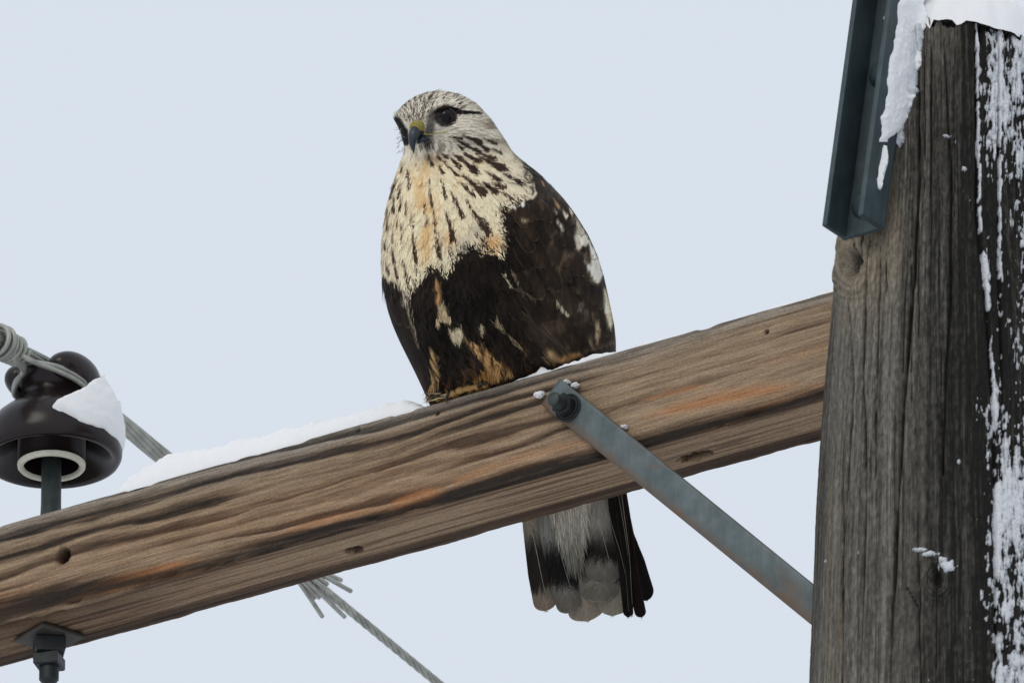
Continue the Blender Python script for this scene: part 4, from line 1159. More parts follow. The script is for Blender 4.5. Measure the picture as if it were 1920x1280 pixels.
WINGA = [(985, 318), (965, 372), (945, 420), (948, 470), (958, 520), (965, 560), (985, 610), (1010, 640), (1040, 690), (1300, 690), (1300, 300)]
def off_wing(P_, N_):
    u, v, _ = PX(P_)
    k = (sdpoly(u, v, WINGA) < rng.normal(0, 7, len(u))) & (sdpoly(u, v, RWING) < rng.normal(-2, 3, len(u))) | (-(N_ @ FW) < -0.75)
    return P_[k], N_[k]
def feathers(name, P_, N_, Lf, Wf, K_, wb, lift, jit, label=None):
    """contour feathers: each a fan of fine barbs either side of a shaft"""
    P_, N_ = off_wing(P_, N_)
    n = len(P_)
    u, v, _ = PX(P_)
    Lf = Lf * rng.uniform(.75, 1.25, n) / K; Wf = Wf * rng.uniform(.75, 1.25, n) / K
    a = np.radians(flow(u, v) + rng.normal(0, jit, n))
    t = np.cos(a)[:, None] * RT - np.sin(a)[:, None] * UP
    t = t - N_ * np.sum(t * N_, 1)[:, None]; t /= np.linalg.norm(t, axis=1)[:, None] + 1e-9
    s = np.cross(N_, t)
    lf = lift * rng.uniform(.4, 1.4, n)
    tone_ = rng.normal(1.0, 0.055, n)
    VV_, CC_, FF_ = [], [], []
    base_i = 0
    for k in range(K_):
        sd = 1 if k % 2 else -1
        tau = (k // 2) / max(1, (K_ // 2 - 1)) * 0.80
        prof_ = math.sin(math.pi * min(1, (tau + .30) / 1.12)) ** .8
        ju = rng.normal(0, .10, n)
        r0 = P_ + t * (Lf * tau * .95)[:, None] + N_ * (0.0004 + lf * tau ** 1.3 * Lf)[:, None]
        e_t = np.minimum(tau + 0.34, 1.06) + .08 * rng.normal(0, 1, n)
        off = sd * Wf * prof_ * (1 + ju) * rng.uniform(.35, 1.0, n)
        e = P_ + t * (Lf * e_t)[:, None] + s * off[:, None] + N_ * (0.0003 + lf * e_t ** 1.3 * Lf - np.abs(off) * .10)[:, None]
        m = (r0 * .5 + e * .5) + s * (off * .16)[:, None] + N_ * (0.0002)
        dr = e - r0; sp_ = np.cross(N_, dr); sp_ /= np.linalg.norm(sp_, axis=1)[:, None] + 1e-9
        w_ = (wb / K * rng.uniform(.7, 1.3, n))[:, None]
        vs = np.stack([r0 - sp_ * w_ * .35, r0 + sp_ * w_ * .35, m - sp_ * w_ * .5, m + sp_ * w_ * .5, e], 1)
        uu_, vv_, _ = PX(m * .45 + e * .55)
        near = np.exp(-(sdpoly(uu_, vv_, BELLY) / 16) ** 2)
        uu_ = uu_ + rng.normal(0, 1, n) * (.4 + 3.0 * near); vv_ = vv_ + rng.normal(0, 1, n) * (.7 + 8 * near)
        bk = sstep(-0.15, -0.45, -(N_ @ FW))
        cc = to_alb(plumage(uu_, vv_, bk)) * (tone_ * rng.normal(1, .05, n))[:, None]
        VV_.append(vs.reshape(-1, 3)); CC_.append(np.repeat(np.clip(cc, .003, .88), 5, 0))
        b0 = base_i + np.arange(n) * 5; base_i += n * 5
        FF_.append(np.stack([b0, b0 + 1, b0 + 3, b0 + 2], 1)); FF_.append(np.stack([b0 + 2, b0 + 3, b0 + 4], 1))
    quads = np.concatenate([f for f in FF_ if f.shape[1] == 4]); tris = np.concatenate([f for f in FF_ if f.shape[1] == 3])
    V_ = np.concatenate(VV_)
    s__, h__, q__ = to_arm(V_)
    push = (h__ > -0.0008) & (q__ < D + 0.004) & (q__ > -0.004)
    V_ = V_ + Zu * np.where(push, h__ + 0.0008, 0)[:, None]
    o = mk(name, V_, [quads, tris], m_fea, hawk, True, {'col': np.concatenate(CC_)})
    o['kind'] = 'stuff'
    if label: o['label'] = label
    return o
P_, N_ = sample(3400, 172, 300, .3)
feathers('head_plumage', P_, N_, 14, 3.6, 10, 1.3, 0.09, 8, 'pale streaked head feathers')
P_, N_ = sample(3200, 286, 520, .3)
feathers('breast_plumage', P_, N_, 27, 8, 18, 1.8, 0.035, 6, 'cream breast feathers with dark teardrop streaks')
P_, N_ = sample(2200, 490, 760, .3)
feathers('belly_plumage', P_, N_, 40, 12, 22, 2.0, 0.04, 7, 'blackish belly and buff leg feathers')

# larger feathers as single vanes
def vane(name, pts, hw_, colf, parent, nt_=22, ns_=9, curl=0.15, jag=2.0, sup=None, seed=0, tipr=2.4, barbs=0):
    """pts: shaft as (u, v, depth); hw_: half widths along it; colf(t, s, u, v) gives the colour"""
    pts = np.array(pts, float); k = np.linspace(0, 1, len(pts)); t = 1 - (1 - np.linspace(0, 1, nt_)) ** 1.7
    tq_ = np.linspace(0, 1, 60); Q3 = np.stack([np.interp(tq_, k, pts[:, i]) for i in range(3)], 1)
    for _ in range(40): Q3[1:-1] = (Q3[:-2] + 2 * Q3[1:-1] + Q3[2:]) / 4
    C_ = np.stack([np.interp(t, tq_, Q3[:, i]) for i in range(3)], 1)
    for _ in range(0): C_[1:-1] = (C_[:-2] + 2 * C_[1:-1] + C_[2:]) / 4
    hw_ = np.interp(t, np.linspace(0, 1, len(hw_)), hw_)
    tl = np.clip((t - 1 + hw_[-1] * 1.1 / (np.linalg.norm(pts[-1, :2] - pts[0, :2]) + 1)) / (hw_[-1] * 1.1 / (np.linalg.norm(pts[-1, :2] - pts[0, :2]) + 1)), 0, 1)
    hw_ = hw_ * np.sqrt(np.clip(1 - tl ** tipr, 0, 1)) + .3
    T_ = np.gradient(C_[:, :2], axis=0); T_ /= np.linalg.norm(T_, axis=1)[:, None] + 1e-9
    S_ = np.stack([-T_[:, 1], T_[:, 0]], 1)
    s = np.linspace(-1, 1, ns_)
    U_ = C_[:, None, 0] + hw_[:, None] * s * S_[:, None, 0]; V_ = C_[:, None, 1] + hw_[:, None] * s * S_[:, None, 1]
    jn = jag * (vnoise(s * 13 + seed, t[-1] + 0 * s, seed) - .5) * 1.2
    V_ += jn[None, :] * sstep(.93, 1.0, t)[:, None]
    D_ = C_[:, None, 2] + curl * hw_[:, None] * (s ** 2)
    tt_, s2 = np.meshgrid(t, s, indexing='ij')
    cc = to_alb(colf(tt_.ravel(), s2.ravel(), U_.ravel(), V_.ravel()))
    Vm = W(U_, V_, D_).reshape(-1, 3); Fm = [gridF(nt_, ns_)]
    if barbs:
        Pb_, cb2 = add_barbs(Vm, cc, nt_, ns_, U_, V_, D_, barbs, colf)
        n0_ = len(Vm); Vm = np.concatenate([Vm, Pb_]); cc = np.concatenate([cc, cb2])
        Fm.append(n0_ + np.arange(len(Pb_)).reshape(-1, 3))
    o = mk(name, Vm, Fm, m_vane, parent, True, {'col': cc})
    return o
BARBS = 0
def add_barbs(V0, cc, nt_, ns_, U_, V_, D_, nb, colf, jit=.10, width=.45):
    """fine barbs over a vane: from the shaft outwards and towards the tip"""
    t0 = rng.uniform(0.02, .97, nb); sd = np.where(rng.random(nb) < .5, -1, 1); s0 = rng.uniform(0, .75, nb) * sd
    s1 = sd * np.clip(np.abs(s0) + rng.uniform(.2, .5, nb), 0, 1.0 + jit * rng.random(nb)); t1 = np.clip(t0 + rng.uniform(.05, .12, nb), 0, 1.0)
    gt = np.linspace(0, 1, nt_); gs = np.linspace(-1, 1, ns_)
    def at(G, t, s):
        # bilinear with slight overshoot at the edges
        x = np.clip(t, 0, 1) * (nt_ - 1); y = (s + 1) / 2 * (ns_ - 1)
        i = np.clip(np.floor(x).astype(int), 0, nt_ - 2); j = np.clip(np.floor(y).astype(int), 0, ns_ - 2)
        fx = x - i; fy = y - j
        return (G[i, j] * (1 - fy) + G[i, j + 1] * fy) * (1 - fx) + (G[i + 1, j] * (1 - fy) + G[i + 1, j + 1] * fy) * fx
    u0, v0, d0_ = at(U_, t0, s0), at(V_, t0, s0), at(D_, t0, s0)
    u1, v1, d1_ = at(U_, t1, s1), at(V_, t1, s1), at(D_, t1, s1)
    tipm = (t1 > .985)
    ln = rng.uniform(0, 4.5, nb) ** 1.3 * tipm
    dx, dy = u1 - u0, v1 - v0; L_ = np.hypot(dx, dy) + 1e-6
    u1 = u1 + dx / L_ * ln; v1 = v1 + dy / L_ * ln
    px_, py_ = -dy / L_ * width, dx / L_ * width
    z0, z1 = d0_ - .7, d1_ - rng.uniform(.3, 1.3, nb)
    P = np.stack([W(u0 - px_, v0 - py_, z0), W(u0 + px_, v0 + py_, z0), W(u1, v1, z1)], 1).reshape(-1, 3)
    um, vm = (u0 + u1) / 2, (v0 + v1) / 2
    c_ = to_alb(colf((t0 + t1) / 2, (s0 + s1) / 2, um, vm)) * rng.uniform(.78, 1.22, nb)[:, None]
    return P, np.repeat(np.clip(c_, .003, .85), 3, 0)
def shaft_line(name, pts, r, rgbmat, parent):
    pts = np.array(pts, float); k = np.linspace(0, 1, len(pts)); t = np.linspace(0, 1, 14)
    C_ = np.stack([np.interp(t, k, pts[:, i]) for i in range(3)], 1)
    return tube(name, W(C_[:, 0], C_[:, 1], C_[:, 2]), np.linspace(r, r * .35, 14) / K, rgbmat, parent, 5)
m_shaft = plain('feather_shaft', alb(166, 160, 150), .6, .2, alb(128, 122, 112))
m_dshaft = plain('dark_feather_shaft', alb(120, 110, 100), .5, .3, alb(84, 76, 70))

# ---- tail, seen from below
tail = mk('tail', W(np.array([1000, 1165, 1010, 1160]), np.array([850, 830, 935, 900]), np.array([138, 132, 138, 132])), [(0, 1, 3, 2)], m_vane, hawk, True, {'col': np.tile(to_alb(np.array([[170., 164., 148.]])), (4, 1))})
tail['label'] = 'pale tail with broad dark band near the tip'
def r3(z): return [(940 + x / 4.572, 900 + y / 4.572) for x, y in z]
def tailcol(b0, b1, top=(184, 180, 168), tip=(132, 122, 108), band=(30, 26, 24), out=None, vband=None):
    def f(t, s, u, v):
        n_ = fbm(u / 3.2, v / 34, 3, 241)
        zv = (v - 900) * 4.572 + 130 * (n_ - .5)
        c = np.zeros((len(t), 3)) + np.array(top, float)
        c = c * (0.80 + .4 * n_)[:, None]
        if out: c = over(c, sstep(out[0], out[1], s) * .8, out[2])
        m = sstep(b0 - 170, b0 + 90, zv) * (1 - sstep(b1 - 90, b1 + 60, zv))
        c = over(c, m * .96, band)
        c = over(c, sstep(b1 - 50, b1 + 90, zv) * .9, tip)
        c = over(c, sstep(.955, .995, t) * .6, (196, 182, 164))
        return c * (1 - .12 * np.abs(s) ** 3)[:, None]
    return f
def tail_feather(z, w_, d_, cf, seed, shaft=None, jag=2.5, curl=.30, tipr=3.0):
    pz = r3(z)
    pts = [(p[0], p[1], d_) for p in pz]
    o = vane('tail_feather', pts, [x / 4.572 for x in w_], cf, tail, 40, 27, curl, jag, None, seed, tipr, 900)
    if shaft:
        sp_ = r3(shaft)
        shaft_line('feather_shaft', [(p[0], p[1], d_ - 1.6) for p in sp_], 0.75, m_shaft, tail)
    return o
tail_feather([(560, 150), (620, 600), (700, 1000), (740, 1195)], [90, 120, 150, 150], 128, tailcol(560, 960, tip=(140, 128, 114)), 3, jag=8)
tail_feather([(880, 120), (930, 600), (965, 900), (950, 1150)], [90, 110, 135, 130], 124, tailcol(560, 930, tip=(136, 128, 114)), 5, jag=6)
tail_feather([(215, 120), (270, 500), (330, 800), (385, 1115)], [55, 75, 100, 98], 121, tailcol(560, 1000, (160, 153, 138), (122, 106, 92), (38, 33, 30)), 1, [(255, 380), (300, 600), (340, 800), (375, 960)])
tail_feather([(360, 140), (440, 560), (520, 850), (600, 1135)], [80, 92, 112, 108], 117, tailcol(640, 950, (146, 145, 140), (104, 97, 88), (24, 21, 20)), 2, [(425, 300), (490, 560), (545, 760), (592, 915)])
tail_feather([(800, 100), (810, 500), (835, 800), (848, 1042)], [95, 135, 170, 172], 112, tailcol(520, 870, (170, 166, 155), (104, 99, 90), (36, 32, 30)), 6, jag=4)
tail_feather([(850, 60), (850, 350), (875, 620), (885, 885)], [70, 130, 165, 160], 104, tailcol(545, 735, (150, 148, 141), (98, 94, 86), (30, 27, 25), (.45, .8, (186, 181, 166))), 8, [(800, 120), (845, 360), (895, 570), (935, 725)])
# undertail fluff
V_, C_, Q_ = [], [], []
for k in range(1500):
    y = -60 + 720 * rng.random() ** 1.5; hw3 = np.interp(y, [-60, 150, 400, 660], [200, 180, 115, 60]); x = 560 + .10 * (y - 60) + rng.uniform(-hw3, hw3)
    L_ = rng.uniform(110, 240); sw = rng.normal(24, 16)
    zz_ = r3([(x, y), (x + sw * .5, y + L_ * .5), (x + sw, y + L_)])
    d_ = 102 - rng.uniform(0, 5); w_ = rng.uniform(.5, .9); n0i = len(V_)
    V_ += [W(zz_[0][0] - w_, zz_[0][1], d_), W(zz_[0][0] + w_, zz_[0][1], d_), W(zz_[1][0] - w_, zz_[1][1], d_), W(zz_[1][0] + w_, zz_[1][1], d_), W(zz_[2][0], zz_[2][1], d_ + 1.5)]
    cc = to_alb(np.array([[208., 203., 188.]]) * rng.uniform(.75, 1.05) * float(np.interp(y, [0, 380, 660], [1, .92, .55])))[0]
    C_ += [cc] * 5; Q_ += [(n0i, n0i + 1, n0i + 3), (n0i, n0i + 3, n0i + 2), (n0i + 2, n0i + 3, n0i + 4)]
o = mk('undertail_fluff', np.array(V_), [np.array(Q_)], m_fea, tail, True, {'col': np.array(C_)}); o['kind'] = 'stuff'
# ---- wing tips crossed over the tail
wing = mk('wing', W(np.array([1120, 1150, 1140, 1165]), np.array([840, 830, 900, 890]), np.array([98, 94, 96, 92])), [(0, 1, 3, 2)], m_vane, hawk, True, {'col': np.tile(to_alb(np.array([[26., 23., 22.]])), (4, 1))})
wing['label'] = 'dark folded wing on the right'
dk = lambda a=(30, 26, 24), e=(58, 50, 44): (lambda t, s, u, v: over(np.zeros((len(t), 3)) + np.array(a, float) * (.8 + .4 * fbm(u / 3, v / 30, 2, 261))[:, None], sstep(.75, 1, np.abs(s)) * .5, e))
def prim(z, w_, d_, seed, a=(24, 21, 20), e=(48, 42, 38), shaft=None, jag=5, tipr=1.7):
    o = vane('flight_feather', [(p[0], p[1], d_) for p in r3(z)], [x / 4.572 for x in w_], dk(a, e), wing, 34, 15, .15, jag, None, seed, tipr, 350)
    if shaft: shaft_line('feather_shaft', [(p[0], p[1], d_ - 1.5) for p in r3(shaft)], .9, m_dshaft, wing)
prim([(1020, -40), (1060, 350), (1150, 700), (1252, 1024)], [20, 30, 78, 78], 106, 11, (22, 18, 17), (52, 40, 34))
prim([(1010, -40), (1070, 400), (1130, 850), (1200, 1168)], [40, 50, 52, 48], 104, 12, (30, 22, 19), (70, 48, 38))
prim([(960, -40), (1010, 400), (1060, 850), (1085, 1165)], [40, 46, 44, 36], 98, 13, (20, 18, 18), (50, 44, 40), [(985, 100), (1040, 500), (1075, 900), (1090, 1120)])
prim([(925, -40), (965, 350), (1030, 700), (1065, 1010)], [30, 34, 26, 12], 94, 14, (26, 23, 22), (64, 58, 52), [(895, 160), (945, 380), (1015, 600), (1062, 800)])
prim([(985, -40), (1030, 380), (1090, 760), (1118, 1150)], [34, 36, 22, 14], 91, 15, (22, 20, 19), (70, 64, 58), [(1005, 130), (1060, 450), (1105, 760), (1122, 1060)])
prim([(1035, -40), (1055, 250), (1085, 500), (1105, 760)], [24, 20, 12, 6], 89, 16, (28, 25, 24), (80, 74, 66), [(1030, 120), (1065, 380), (1095, 620), (1110, 800)])
vane('flight_feather', [(p[0], p[1], 109) for p in r3([(1080, 300), (1105, 440), (1130, 600)])], [5, 6, 5], lambda t, s, u, v: over(np.zeros((len(t), 3)) + np.array([150., 140., 128.]), sstep(.3, .9, t), (40, 34, 30)), wing, 14, 7, .1, 4, None, 31)

# ---- folded wing at the right: rows of coverts and long flight feathers lying on the body
def lay(path, w_, name, parent, lift0, seed, edge=.35, tone_=1.0, darkw=0.0, nt_=14, ns_=7, tipr=2.2):
    """a feather that lies on the bird's surface along image points"""
    pts = np.array(path, float); k = np.linspace(0, 1, len(pts)); t = np.linspace(0, 1, 8)
    C_ = np.stack([np.interp(t, k, pts[:, i]) for i in range(2)], 1)
    out = []
    last = None
    for i, (u, v) in enumerate(C_):
        d_, n_ = surf(u, v)
        if d_ is None: d_ = last if last is not None else 60
        last = d_
        out.append((u, v, d_ - lift0 * (0.35 + .65 * i / 7)))
    out = np.array(out)
    # lateral lean so that the vane follows the roundness of the body
    def cf(t, s, u, v):
        c = plumage(u, v, np.zeros(len(u)))
        c = over(c, np.full(len(u), darkw), (38, 32, 28))
        n_ = fbm(u / 3.0, v / 18, 2, 271 + seed)
        c = c * tone_ * (.80 + .4 * n_)[:, None] + addb * np.array([1., .86, .74]) * (0.3 + .7 * (s + 1) / 2)[:, None]
        m = sstep(.72, 1.0, np.maximum(np.abs(s), sstep(.80, 1.0, t))) * edge
        return over(c, m, (112, 97, 83))
    pts3 = out
    addb = random.Random(seed).uniform(0, 15)
    o = vane(name, pts3, w_, cf, parent, nt_, ns_, 0.0, 1.5, None, seed, tipr, 140)
    # bend the two edges down onto the body
    me = o.data; co = np.zeros(len(me.vertices) * 3, np.float32); me.vertices.foreach_get('co', co); co = co.reshape(-1, 3)
    Wd = co + np.array(o['_o'])
    uu_, vv_, dd_ = PX(Wd)
    lim_r = np.interp(vv_, vr, xr) - 1.0; lim_l = np.interp(vv_, vr, xl) + 1.0
    uu_ = np.clip(uu_, lim_l, lim_r)
    bt = np.clip((vv_[nt_ * ns_:] - C_[0, 1]) / (C_[-1, 1] - C_[0, 1] + 1e-6), 0, 1.05) * 1.12
    for i in range(len(Wd)):
        sidx = (i % ns_) / (ns_ - 1) * 2 - 1 if i < nt_ * ns_ else 0.75
        d_, n_ = surf(uu_[i], vv_[i])
        tt_ = min(1.0, (i // ns_) / (nt_ - 1)) if i < nt_ * ns_ else bt[(i - nt_ * ns_)]
        if d_ is not None:
            dd_[i] = d_ - lift0 * (0.30 + .70 * tt_) * (1 - .55 * sidx * sidx) - 1.0
        else:
            dd_[i] = min(dd_[i] + 10 * sidx * sidx, 75)
    Wd = W(uu_, vv_, dd_)
    s__, h__, q__ = to_arm(Wd)
    push = (h__ > -0.0006) & (q__ < D + 0.002)
    Wd = Wd + Zu * np.where(push, h__ + 0.0006, 0)[:, None]
    me.vertices.foreach_set('co', (Wd - np.array(o['_o'])).astype(np.float32).ravel()); me.update()
    return o
_rw = random.Random(11)
rows = []
# covert rows run from the shoulder down the wing
for row, (v0, v1, nn, L_, w_) in enumerate(((372, 420, 9, 46, 13), (402, 470, 10, 52, 14), (440, 520, 11, 58, 15), (480, 566, 11, 64, 15), (520, 606, 11, 70, 15))):
    for k in range(nn):
        f_ = (k + .5 + _rw.uniform(-.2, .2)) / nn
        u = 950 + 20 * row * .3 + f_ * (1118 + row * 6 - 960); v = v0 + (v1 - v0) * abs(f_ - .35) * .9 + _rw.uniform(-6, 6)
        rows.append((u, v, L_ * _rw.uniform(.85, 1.15), w_ * _rw.uniform(.85, 1.1), 5.0 + row * .3))
for n_i, (u, v, L_, w_, lf_) in enumerate(rows):
    a = math.radians(float(flow(np.array(u), np.array(v))) + _rw.uniform(-7, 7))
    p = [(u, v), (u + math.cos(a) * L_ * .5, v + math.sin(a) * L_ * .5), (u + math.cos(a + .08) * L_, v + math.sin(a + .08) * L_)]
    lay(p, [w_ * .5, w_, w_ * .95, w_ * .75], 'wing_covert', wing, lf_, 300 + n_i, _rw.uniform(.12, .55), _rw.uniform(.75, 1.3), 0.0)
for n_i, (pth, w_) in enumerate((
    ([(985, 560), (1040, 610), (1085, 668)], 17), ([(1010, 548), (1062, 600), (1100, 662)], 17), ([(1035, 540), (1080, 590), (1115, 658)], 16), ([(1058, 535), (1098, 585), (1128, 655)], 15),
    ([(1078, 530), (1110, 580), (1137, 652)], 13), ([(1096, 530), (1122, 580), (1145, 648)], 12), ([(1112, 530), (1132, 580), (1151, 646)], 9), ([(960, 580), (1010, 632), (1060, 680)], 16))):
    lay(pth, [w_ * .6, w_, w_, w_ * .7], 'flight_feather', wing, 6, 400 + n_i, .45, 1.15, 0.0, 18, 7, 2.0)
# ---- the other folded wing, a dark edge at the left
wing2 = mk('wing', W(np.array([726, 744, 740, 756]), np.array([560, 556, 590, 586]), np.array([60, 40, 62, 42])), [(0, 1, 3, 2)], m_vane, hawk, True, {'col': np.tile(to_alb(np.array([[30., 25., 22.]])), (4, 1))})
wing2['label'] = 'dark folded wing edge on the left'
for n_i, (pth, w_) in enumerate((([(726, 545), (742, 620), (772, 690), (800, 744)], 9), ([(735, 545), (752, 620), (780, 690), (803, 742)], 9), ([(746, 548), (762, 620), (788, 690), (806, 738)], 9),
    ([(756, 560), (772, 630), (796, 695), (810, 735)], 8), ([(728, 532), (737, 570), (752, 610)], 9), ([(742, 535), (752, 575), (768, 615)], 9))):
    lay(pth, [w_ * .8, w_, w_, w_ * .6], 'flight_feather', wing2, 5, 430 + n_i, .38, .85, .45, 20, 7, 2.0)

# ---- face
dE, nE_ = surf(837, 221)
EC = W(837, 221, dE + 9.0)
def ball(name, c, r, mat, parent, axis, cut=None, n1_=20, n2_=36):
    d_, a_, b_ = frame(axis); th_ = np.linspace(0, cut or math.pi, n1_); ph_ = np.linspace(0, 2 * math.pi, n2_, endpoint=False)
    T_, Q_ = np.meshgrid(th_, ph_, indexing='ij')
    P = c + r * (np.cos(T_)[..., None] * d_ + (np.sin(T_) * np.cos(Q_))[..., None] * a_ + (np.sin(T_) * np.sin(Q_))[..., None] * b_)
    return mk(name, P.reshape(-1, 3), [gridF(n1_, n2_, True, True)], mat, parent)
look = -FW * 0.88 - RT * 0.18 + UP * 0.0 + 0 * nE_
look = look * .75 + nE_ * .25; look /= np.linalg.norm(look)
eye = ball('eye', EC, 18.3 / K, m_iris, hawk, look)
eye['label'] = 'large dark brown eye'
ball('pupil', EC + look * 0.0004, 18.3 / K, m_pupil, eye, look, .52)
# eyelid: a soft ring round the eye
d_, a_, b_ = frame(look); tq = np.linspace(0, 2 * math.pi, 48, endpoint=False)
ringc = EC + look * (8.0 / K) + (17.3 / K) * (np.cos(tq)[:, None] * a_ * 1.04 + np.sin(tq)[:, None] * b_)
Vr = []
for k in range(48):
    rad_v = np.cos(tq[k]) * a_ + np.sin(tq[k]) * b_
    for m_ in range(8):
        x = 2 * math.pi * m_ / 8
        Vr.append(ringc[k] + (2.0 / K) * (math.cos(x) * rad_v + math.sin(x) * look * .8))
Vr = np.array(Vr); fq = gridF(48, 8, True); fl = np.stack([47 * 8 + np.arange(8), 47 * 8 + (np.arange(8) + 1) % 8, (np.arange(8) + 1) % 8, np.arange(8)], 1)
mk('eyelid', Vr, [np.concatenate([fq, fl])], m_lid, eye)
# far eye, seen edge on
dF, nF = surf(757, 247)
if dF is None: dF = 40
far_eye = ball('eye', W(764, 246, dF + 6), 14 / K, m_iris, hawk, -RT)
far_eye['label'] = 'far eye seen edge on'
# brow: a shelf of feathers over the near eye
bw_pts = [(812, 214), (822, 206), (838, 201.5), (856, 204), (874, 210), (892, 213)]
bwd = [surf(*p)[0] for p in bw_pts]
tube('brow', smooth_path([W(p[0], p[1], d - 2.5) for p, d in zip(bw_pts, bwd)], 30), np.interp(np.linspace(0, 1, 30), [0, .25, .6, 1], [1.0, 3.0, 2.6, .8]) / K, plain('dark_brow', L8(26, 22, 21), .85, .1), hawk, 8)
# beak
d0, n0_ = surf(786, 244)
def beak_part(name, pts, ru, rv, mat, parent, n_=18):
    """loft of ellipses along (u, v, depth) points"""
    pts = np.array(pts, float); k = np.linspace(0, 1, len(pts)); t = np.linspace(0, 1, 20)
    C_ = np.stack([np.interp(t, k, pts[:, i]) for i in range(3)], 1)
    for _ in range(2): C_[1:-1] = (C_[:-2] + 2 * C_[1:-1] + C_[2:]) / 4
    ra = np.interp(t, k, ru); rb = np.interp(t, k, rv)
    P = W(C_[:, 0], C_[:, 1], C_[:, 2]); T_ = np.gradient(P, axis=0); T_ /= np.linalg.norm(T_, axis=1)[:, None]
    side = RT * .82 - FW * .57
    V_ = []
    for i in range(20):
        a_ = side - T_[i] * (side @ T_[i]); a_ /= np.linalg.norm(a_); b_ = np.cross(T_[i], a_)
        for m_ in range(n_):
            x = 2 * math.pi * m_ / n_
            V_.append(P[i] + (ra[i] * math.cos(x) * a_ + rb[i] * math.sin(x) * b_) / K)
    V_.append(P[0]); V_.append(P[-1])
    f = gridF(20, n_, True); j = np.arange(n_)
    return mk(name, np.array(V_), [f, np.stack([np.full(n_, 20 * n_), (j + 1) % n_, j], 1), np.stack([np.full(n_, 20 * n_ + 1), 19 * n_ + j, 19 * n_ + (j + 1) % n_], 1)], mat, parent)
beak = beak_part('beak', [(786, 244, d0 + 4), (780, 246, d0 - 8), (776, 252, d0 - 17), (773.5, 262, d0 - 22), (773.5, 274, d0 - 21), (776, 288, d0 - 16)], [14, 12.5, 10.8, 8.4, 5.2, .7], [14, 12, 10, 7.8, 5, .7], m_horn, hawk)
beak['label'] = 'dark hooked beak'
beak_part('cere', [(790, 240, d0 + 6), (783, 238.5, d0 - 6), (777.5, 240, d0 - 14)], [14, 13.4, 11.8], [14, 13.2, 11.2], m_cere, beak)
beak_part('lower_mandible', [(797, 258, d0 + 6), (789, 262, d0 - 5), (783, 269, d0 - 11)], [13, 9, 3], [8, 6, 2], m_horn, beak)
gp = [(790, 249), (800, 253), (812, 251.5), (826, 248.5), (840, 247)]
tube('gape', smooth_path([W(p[0], p[1], surf(*p)[0] - 2.0) for p in gp], 20), np.linspace(2.0, .6, 20) / K, plain('gape_yellow', alb(150, 138, 70), .6, .3), beak, 7)
ball('nostril', W(787.5, 243.5, d0 - 11.5), 3.0 / K, m_pupil, beak, -FW, None, 10, 14)
# bristles round the beak base
V_, F_ = [], []
mB_ = plain('bristle', L8(40, 36, 34), .7, .2)
for k in range(60):
    u = rng.uniform(788, 816); v = rng.uniform(256, 276)
    d_, n_ = surf(u, v)
    if d_ is None: continue
    a = rng.uniform(R(60), R(150)); L_ = rng.uniform(8, 18)
    p0_ = W(u, v, d_ - .5); p1_ = W(u + math.cos(a) * L_, v + math.sin(a) * L_, d_ - rng.uniform(2, 7)); n0i = len(V_)
    V_ += [p0_ - RT * .5 / K, p0_ + RT * .5 / K, p1_]; F_.append((n0i, n0i + 1, n0i + 2))
for k in range(46):
    u = rng.uniform(747, 760); v = rng.uniform(222, 284); L_ = rng.uniform(5, 14); a = R(rng.uniform(120, 175)); n0i = len(V_)
    p0_ = W(u, v, 50); p1_ = W(u + math.cos(a) * L_, v + math.sin(a) * L_, 48)
    V_ += [p0_ - UP * .5 / K, p0_ + UP * .5 / K, p1_]; F_.append((n0i, n0i + 1, n0i + 2))
o = mk('facial_bristle', np.array(V_), F_, mB_, hawk); o['kind'] = 'stuff'

# ---- feet on the edge of the crossarm
m_claw = plain('claw', L8(24, 23, 24), .45, .3, L8(46, 45, 46))
def foot(uc, vc, qc, yaw):
    s_f, _h2 = on_front(uc, vc, qc)
    c_ = arm(s_f, 0, qc)
    f_ = None
    shank = tube('foot', [c_ + Zu * 0.045 - N * 0.010, c_ + Zu * 0.022 - N * .004, c_ + Zu * 0.008], [0.0095, 0.008, 0.0095], m_toe, hawk, 14)
    shank['label'] = 'yellow foot gripping the crossarm'
    for k, (ang, L_) in enumerate(((-24, .027), (0, .031), (24, .027), (180, .020))):
        a = math.radians(ang + yaw); dr = math.cos(a) * N + math.sin(a) * A
        kn = [c_ + Zu * 0.007, c_ + dr * L_ * .35 + Zu * 0.0095, c_ + dr * L_ * .7 + Zu * 0.0070, c_ + dr * L_ + Zu * 0.0058]
        P = smooth_path(kn, 18); rr = 0.0050 + 0.0011 * np.cos(np.linspace(0, 6 * math.pi, 18)); rr[-3:] *= [.98, .9, .7]
        tube('toe', P, rr, m_toe, shank, 12)
        e = c_ + dr * L_ + Zu * 0.0062
        hook = smooth_path([e - dr * .003, e + dr * 0.004 + Zu * 0.0012, e + dr * 0.0085 - Zu * 0.001, e + dr * 0.0105 - Zu * 0.0050], 14)
        tube('talon', hook, np.linspace(0.0032, 0.0004, 14), m_claw, shank, 10)
foot(860, 735, 0.0275, 4)
foot(924, 716, 0.0275, -8)
def edge_pt(u, dv, dd):
    """a point dv pixels above the arm's top front edge, dd pixels in front of it"""
    return W(u, 985 - .2839 * u - dv, (900 - u) * .606 - dd)
gf = next(o for o in hawk.children if o.name.startswith('foot'))
tube('toe', smooth_path([edge_pt(846, 6, 0), edge_pt(858, 9, 2), edge_pt(872, 8, 3), edge_pt(886, 8.5, 2), edge_pt(897, 6, 0)], 20), (6.0 + 1.0 * np.cos(np.linspace(0, 6 * math.pi, 20))) / K, m_toe, gf, 12)
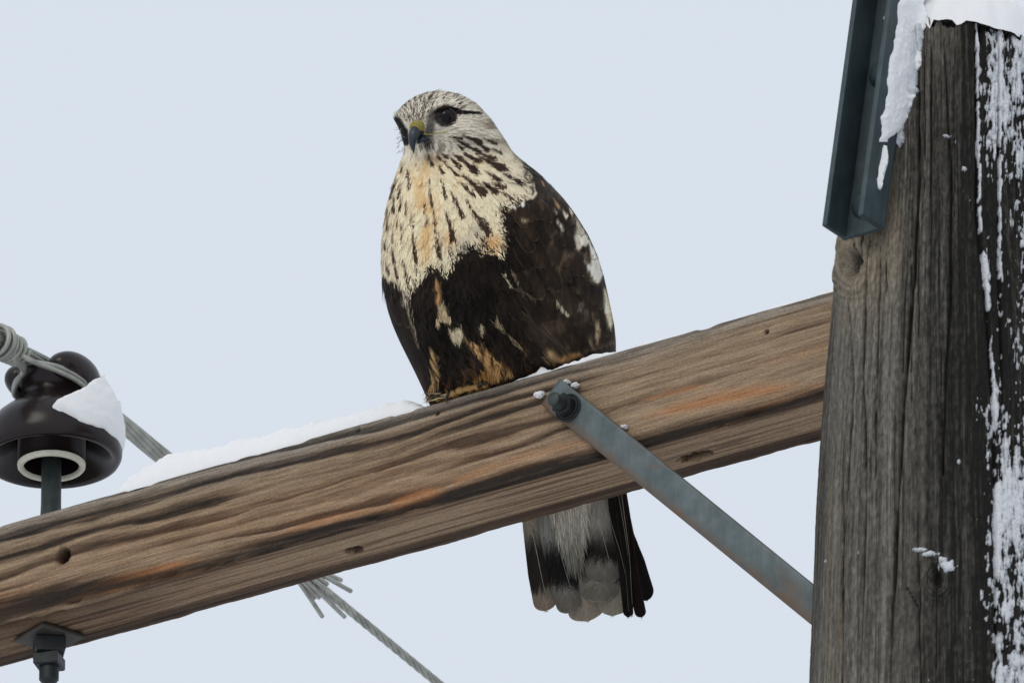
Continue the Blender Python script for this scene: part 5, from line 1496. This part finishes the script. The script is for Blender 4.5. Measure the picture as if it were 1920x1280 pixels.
tube('talon', smooth_path([edge_pt(845, 9, 3), edge_pt(840, 8, 7), edge_pt(837, 0, 9), edge_pt(838, -9, 8)], 14), np.linspace(4.6, .6, 14) / K, m_claw, gf, 10)
tube('talon', smooth_path([edge_pt(898, 8, 3), edge_pt(905, 12, 6), edge_pt(913, 9, 7), edge_pt(918, 2, 5)], 14), np.linspace(5.0, .7, 14) / K, m_claw, gf, 10)
# tuft of leg feathers and the hind wing tip at the perch edge
V_, C_, Q_ = [], [], []
for k in range(520):
    u = rng.uniform(800, 985); ve = 985 - .2839 * u
    v0_ = ve - rng.uniform(8, 42); d_, n_ = surf(u, min(v0_, 735))
    if d_ is None: continue
    a = R(rng.normal(100 if u < 860 else 78, 11)); L_ = min(rng.uniform(14, 30), (ve - v0_) * 1.02)
    p0_ = W(u, v0_, d_ - 2); p1_ = W(u + math.cos(a) * L_, v0_ + math.sin(a) * L_, d_ - rng.uniform(1, 9))
    sx, hx, qx = to_arm(p1_)
    if hx > -0.0005: p1_ = p1_ + Zu * (hx + 0.001)
    cc = to_alb(plumage(np.array([u]), np.array([v0_ + 6]), np.zeros(1)))[0] * rng.uniform(.7, 1.3)
    n0i = len(V_); w_ = rng.uniform(.7, 1.3) / K
    V_ += [p0_ - RT * w_, p0_ + RT * w_, p1_]; C_ += [cc] * 3; Q_.append((n0i, n0i + 1, n0i + 2))
for k in range(110):
    u = rng.uniform(818, 846); ve = 985 - .2839 * u; v0_ = ve - rng.uniform(3, 12); d_ = (900 - u) * .606 - rng.uniform(0, 8)
    a = R(rng.normal(168, 7)); L_ = rng.uniform(14, 34); n0i = len(V_); w_ = rng.uniform(.6, 1.1) / K
    p0_ = W(u, v0_, d_); p1_ = W(u + math.cos(a) * L_, v0_ + math.sin(a) * L_, d_ + L_ * .606)
    sx, hx, qx = to_arm(p1_)
    if hx > -0.0005: p1_ = p1_ + Zu * (hx + 0.0012)
    cc = to_alb(np.array([[44., 35., 27.]]) if rng.random() < .65 else np.array([[176., 156., 118.]]))[0] * rng.uniform(.7, 1.3)
    V_ += [p0_ - UP * w_, p0_ + UP * w_, p1_]; C_ += [cc] * 3; Q_.append((n0i, n0i + 1, n0i + 2))
o = mk('leg_tuft', np.array(V_), [np.array(Q_)], m_fea, hawk, True, {'col': np.clip(np.array(C_), .004, .8)}); o['kind'] = 'stuff'
tag(hawk, 'brown and cream hawk with a black belly perched on the crossarm', 'hawk')

for o in bpy.data.objects:
    if '_o' in o: del o['_o']
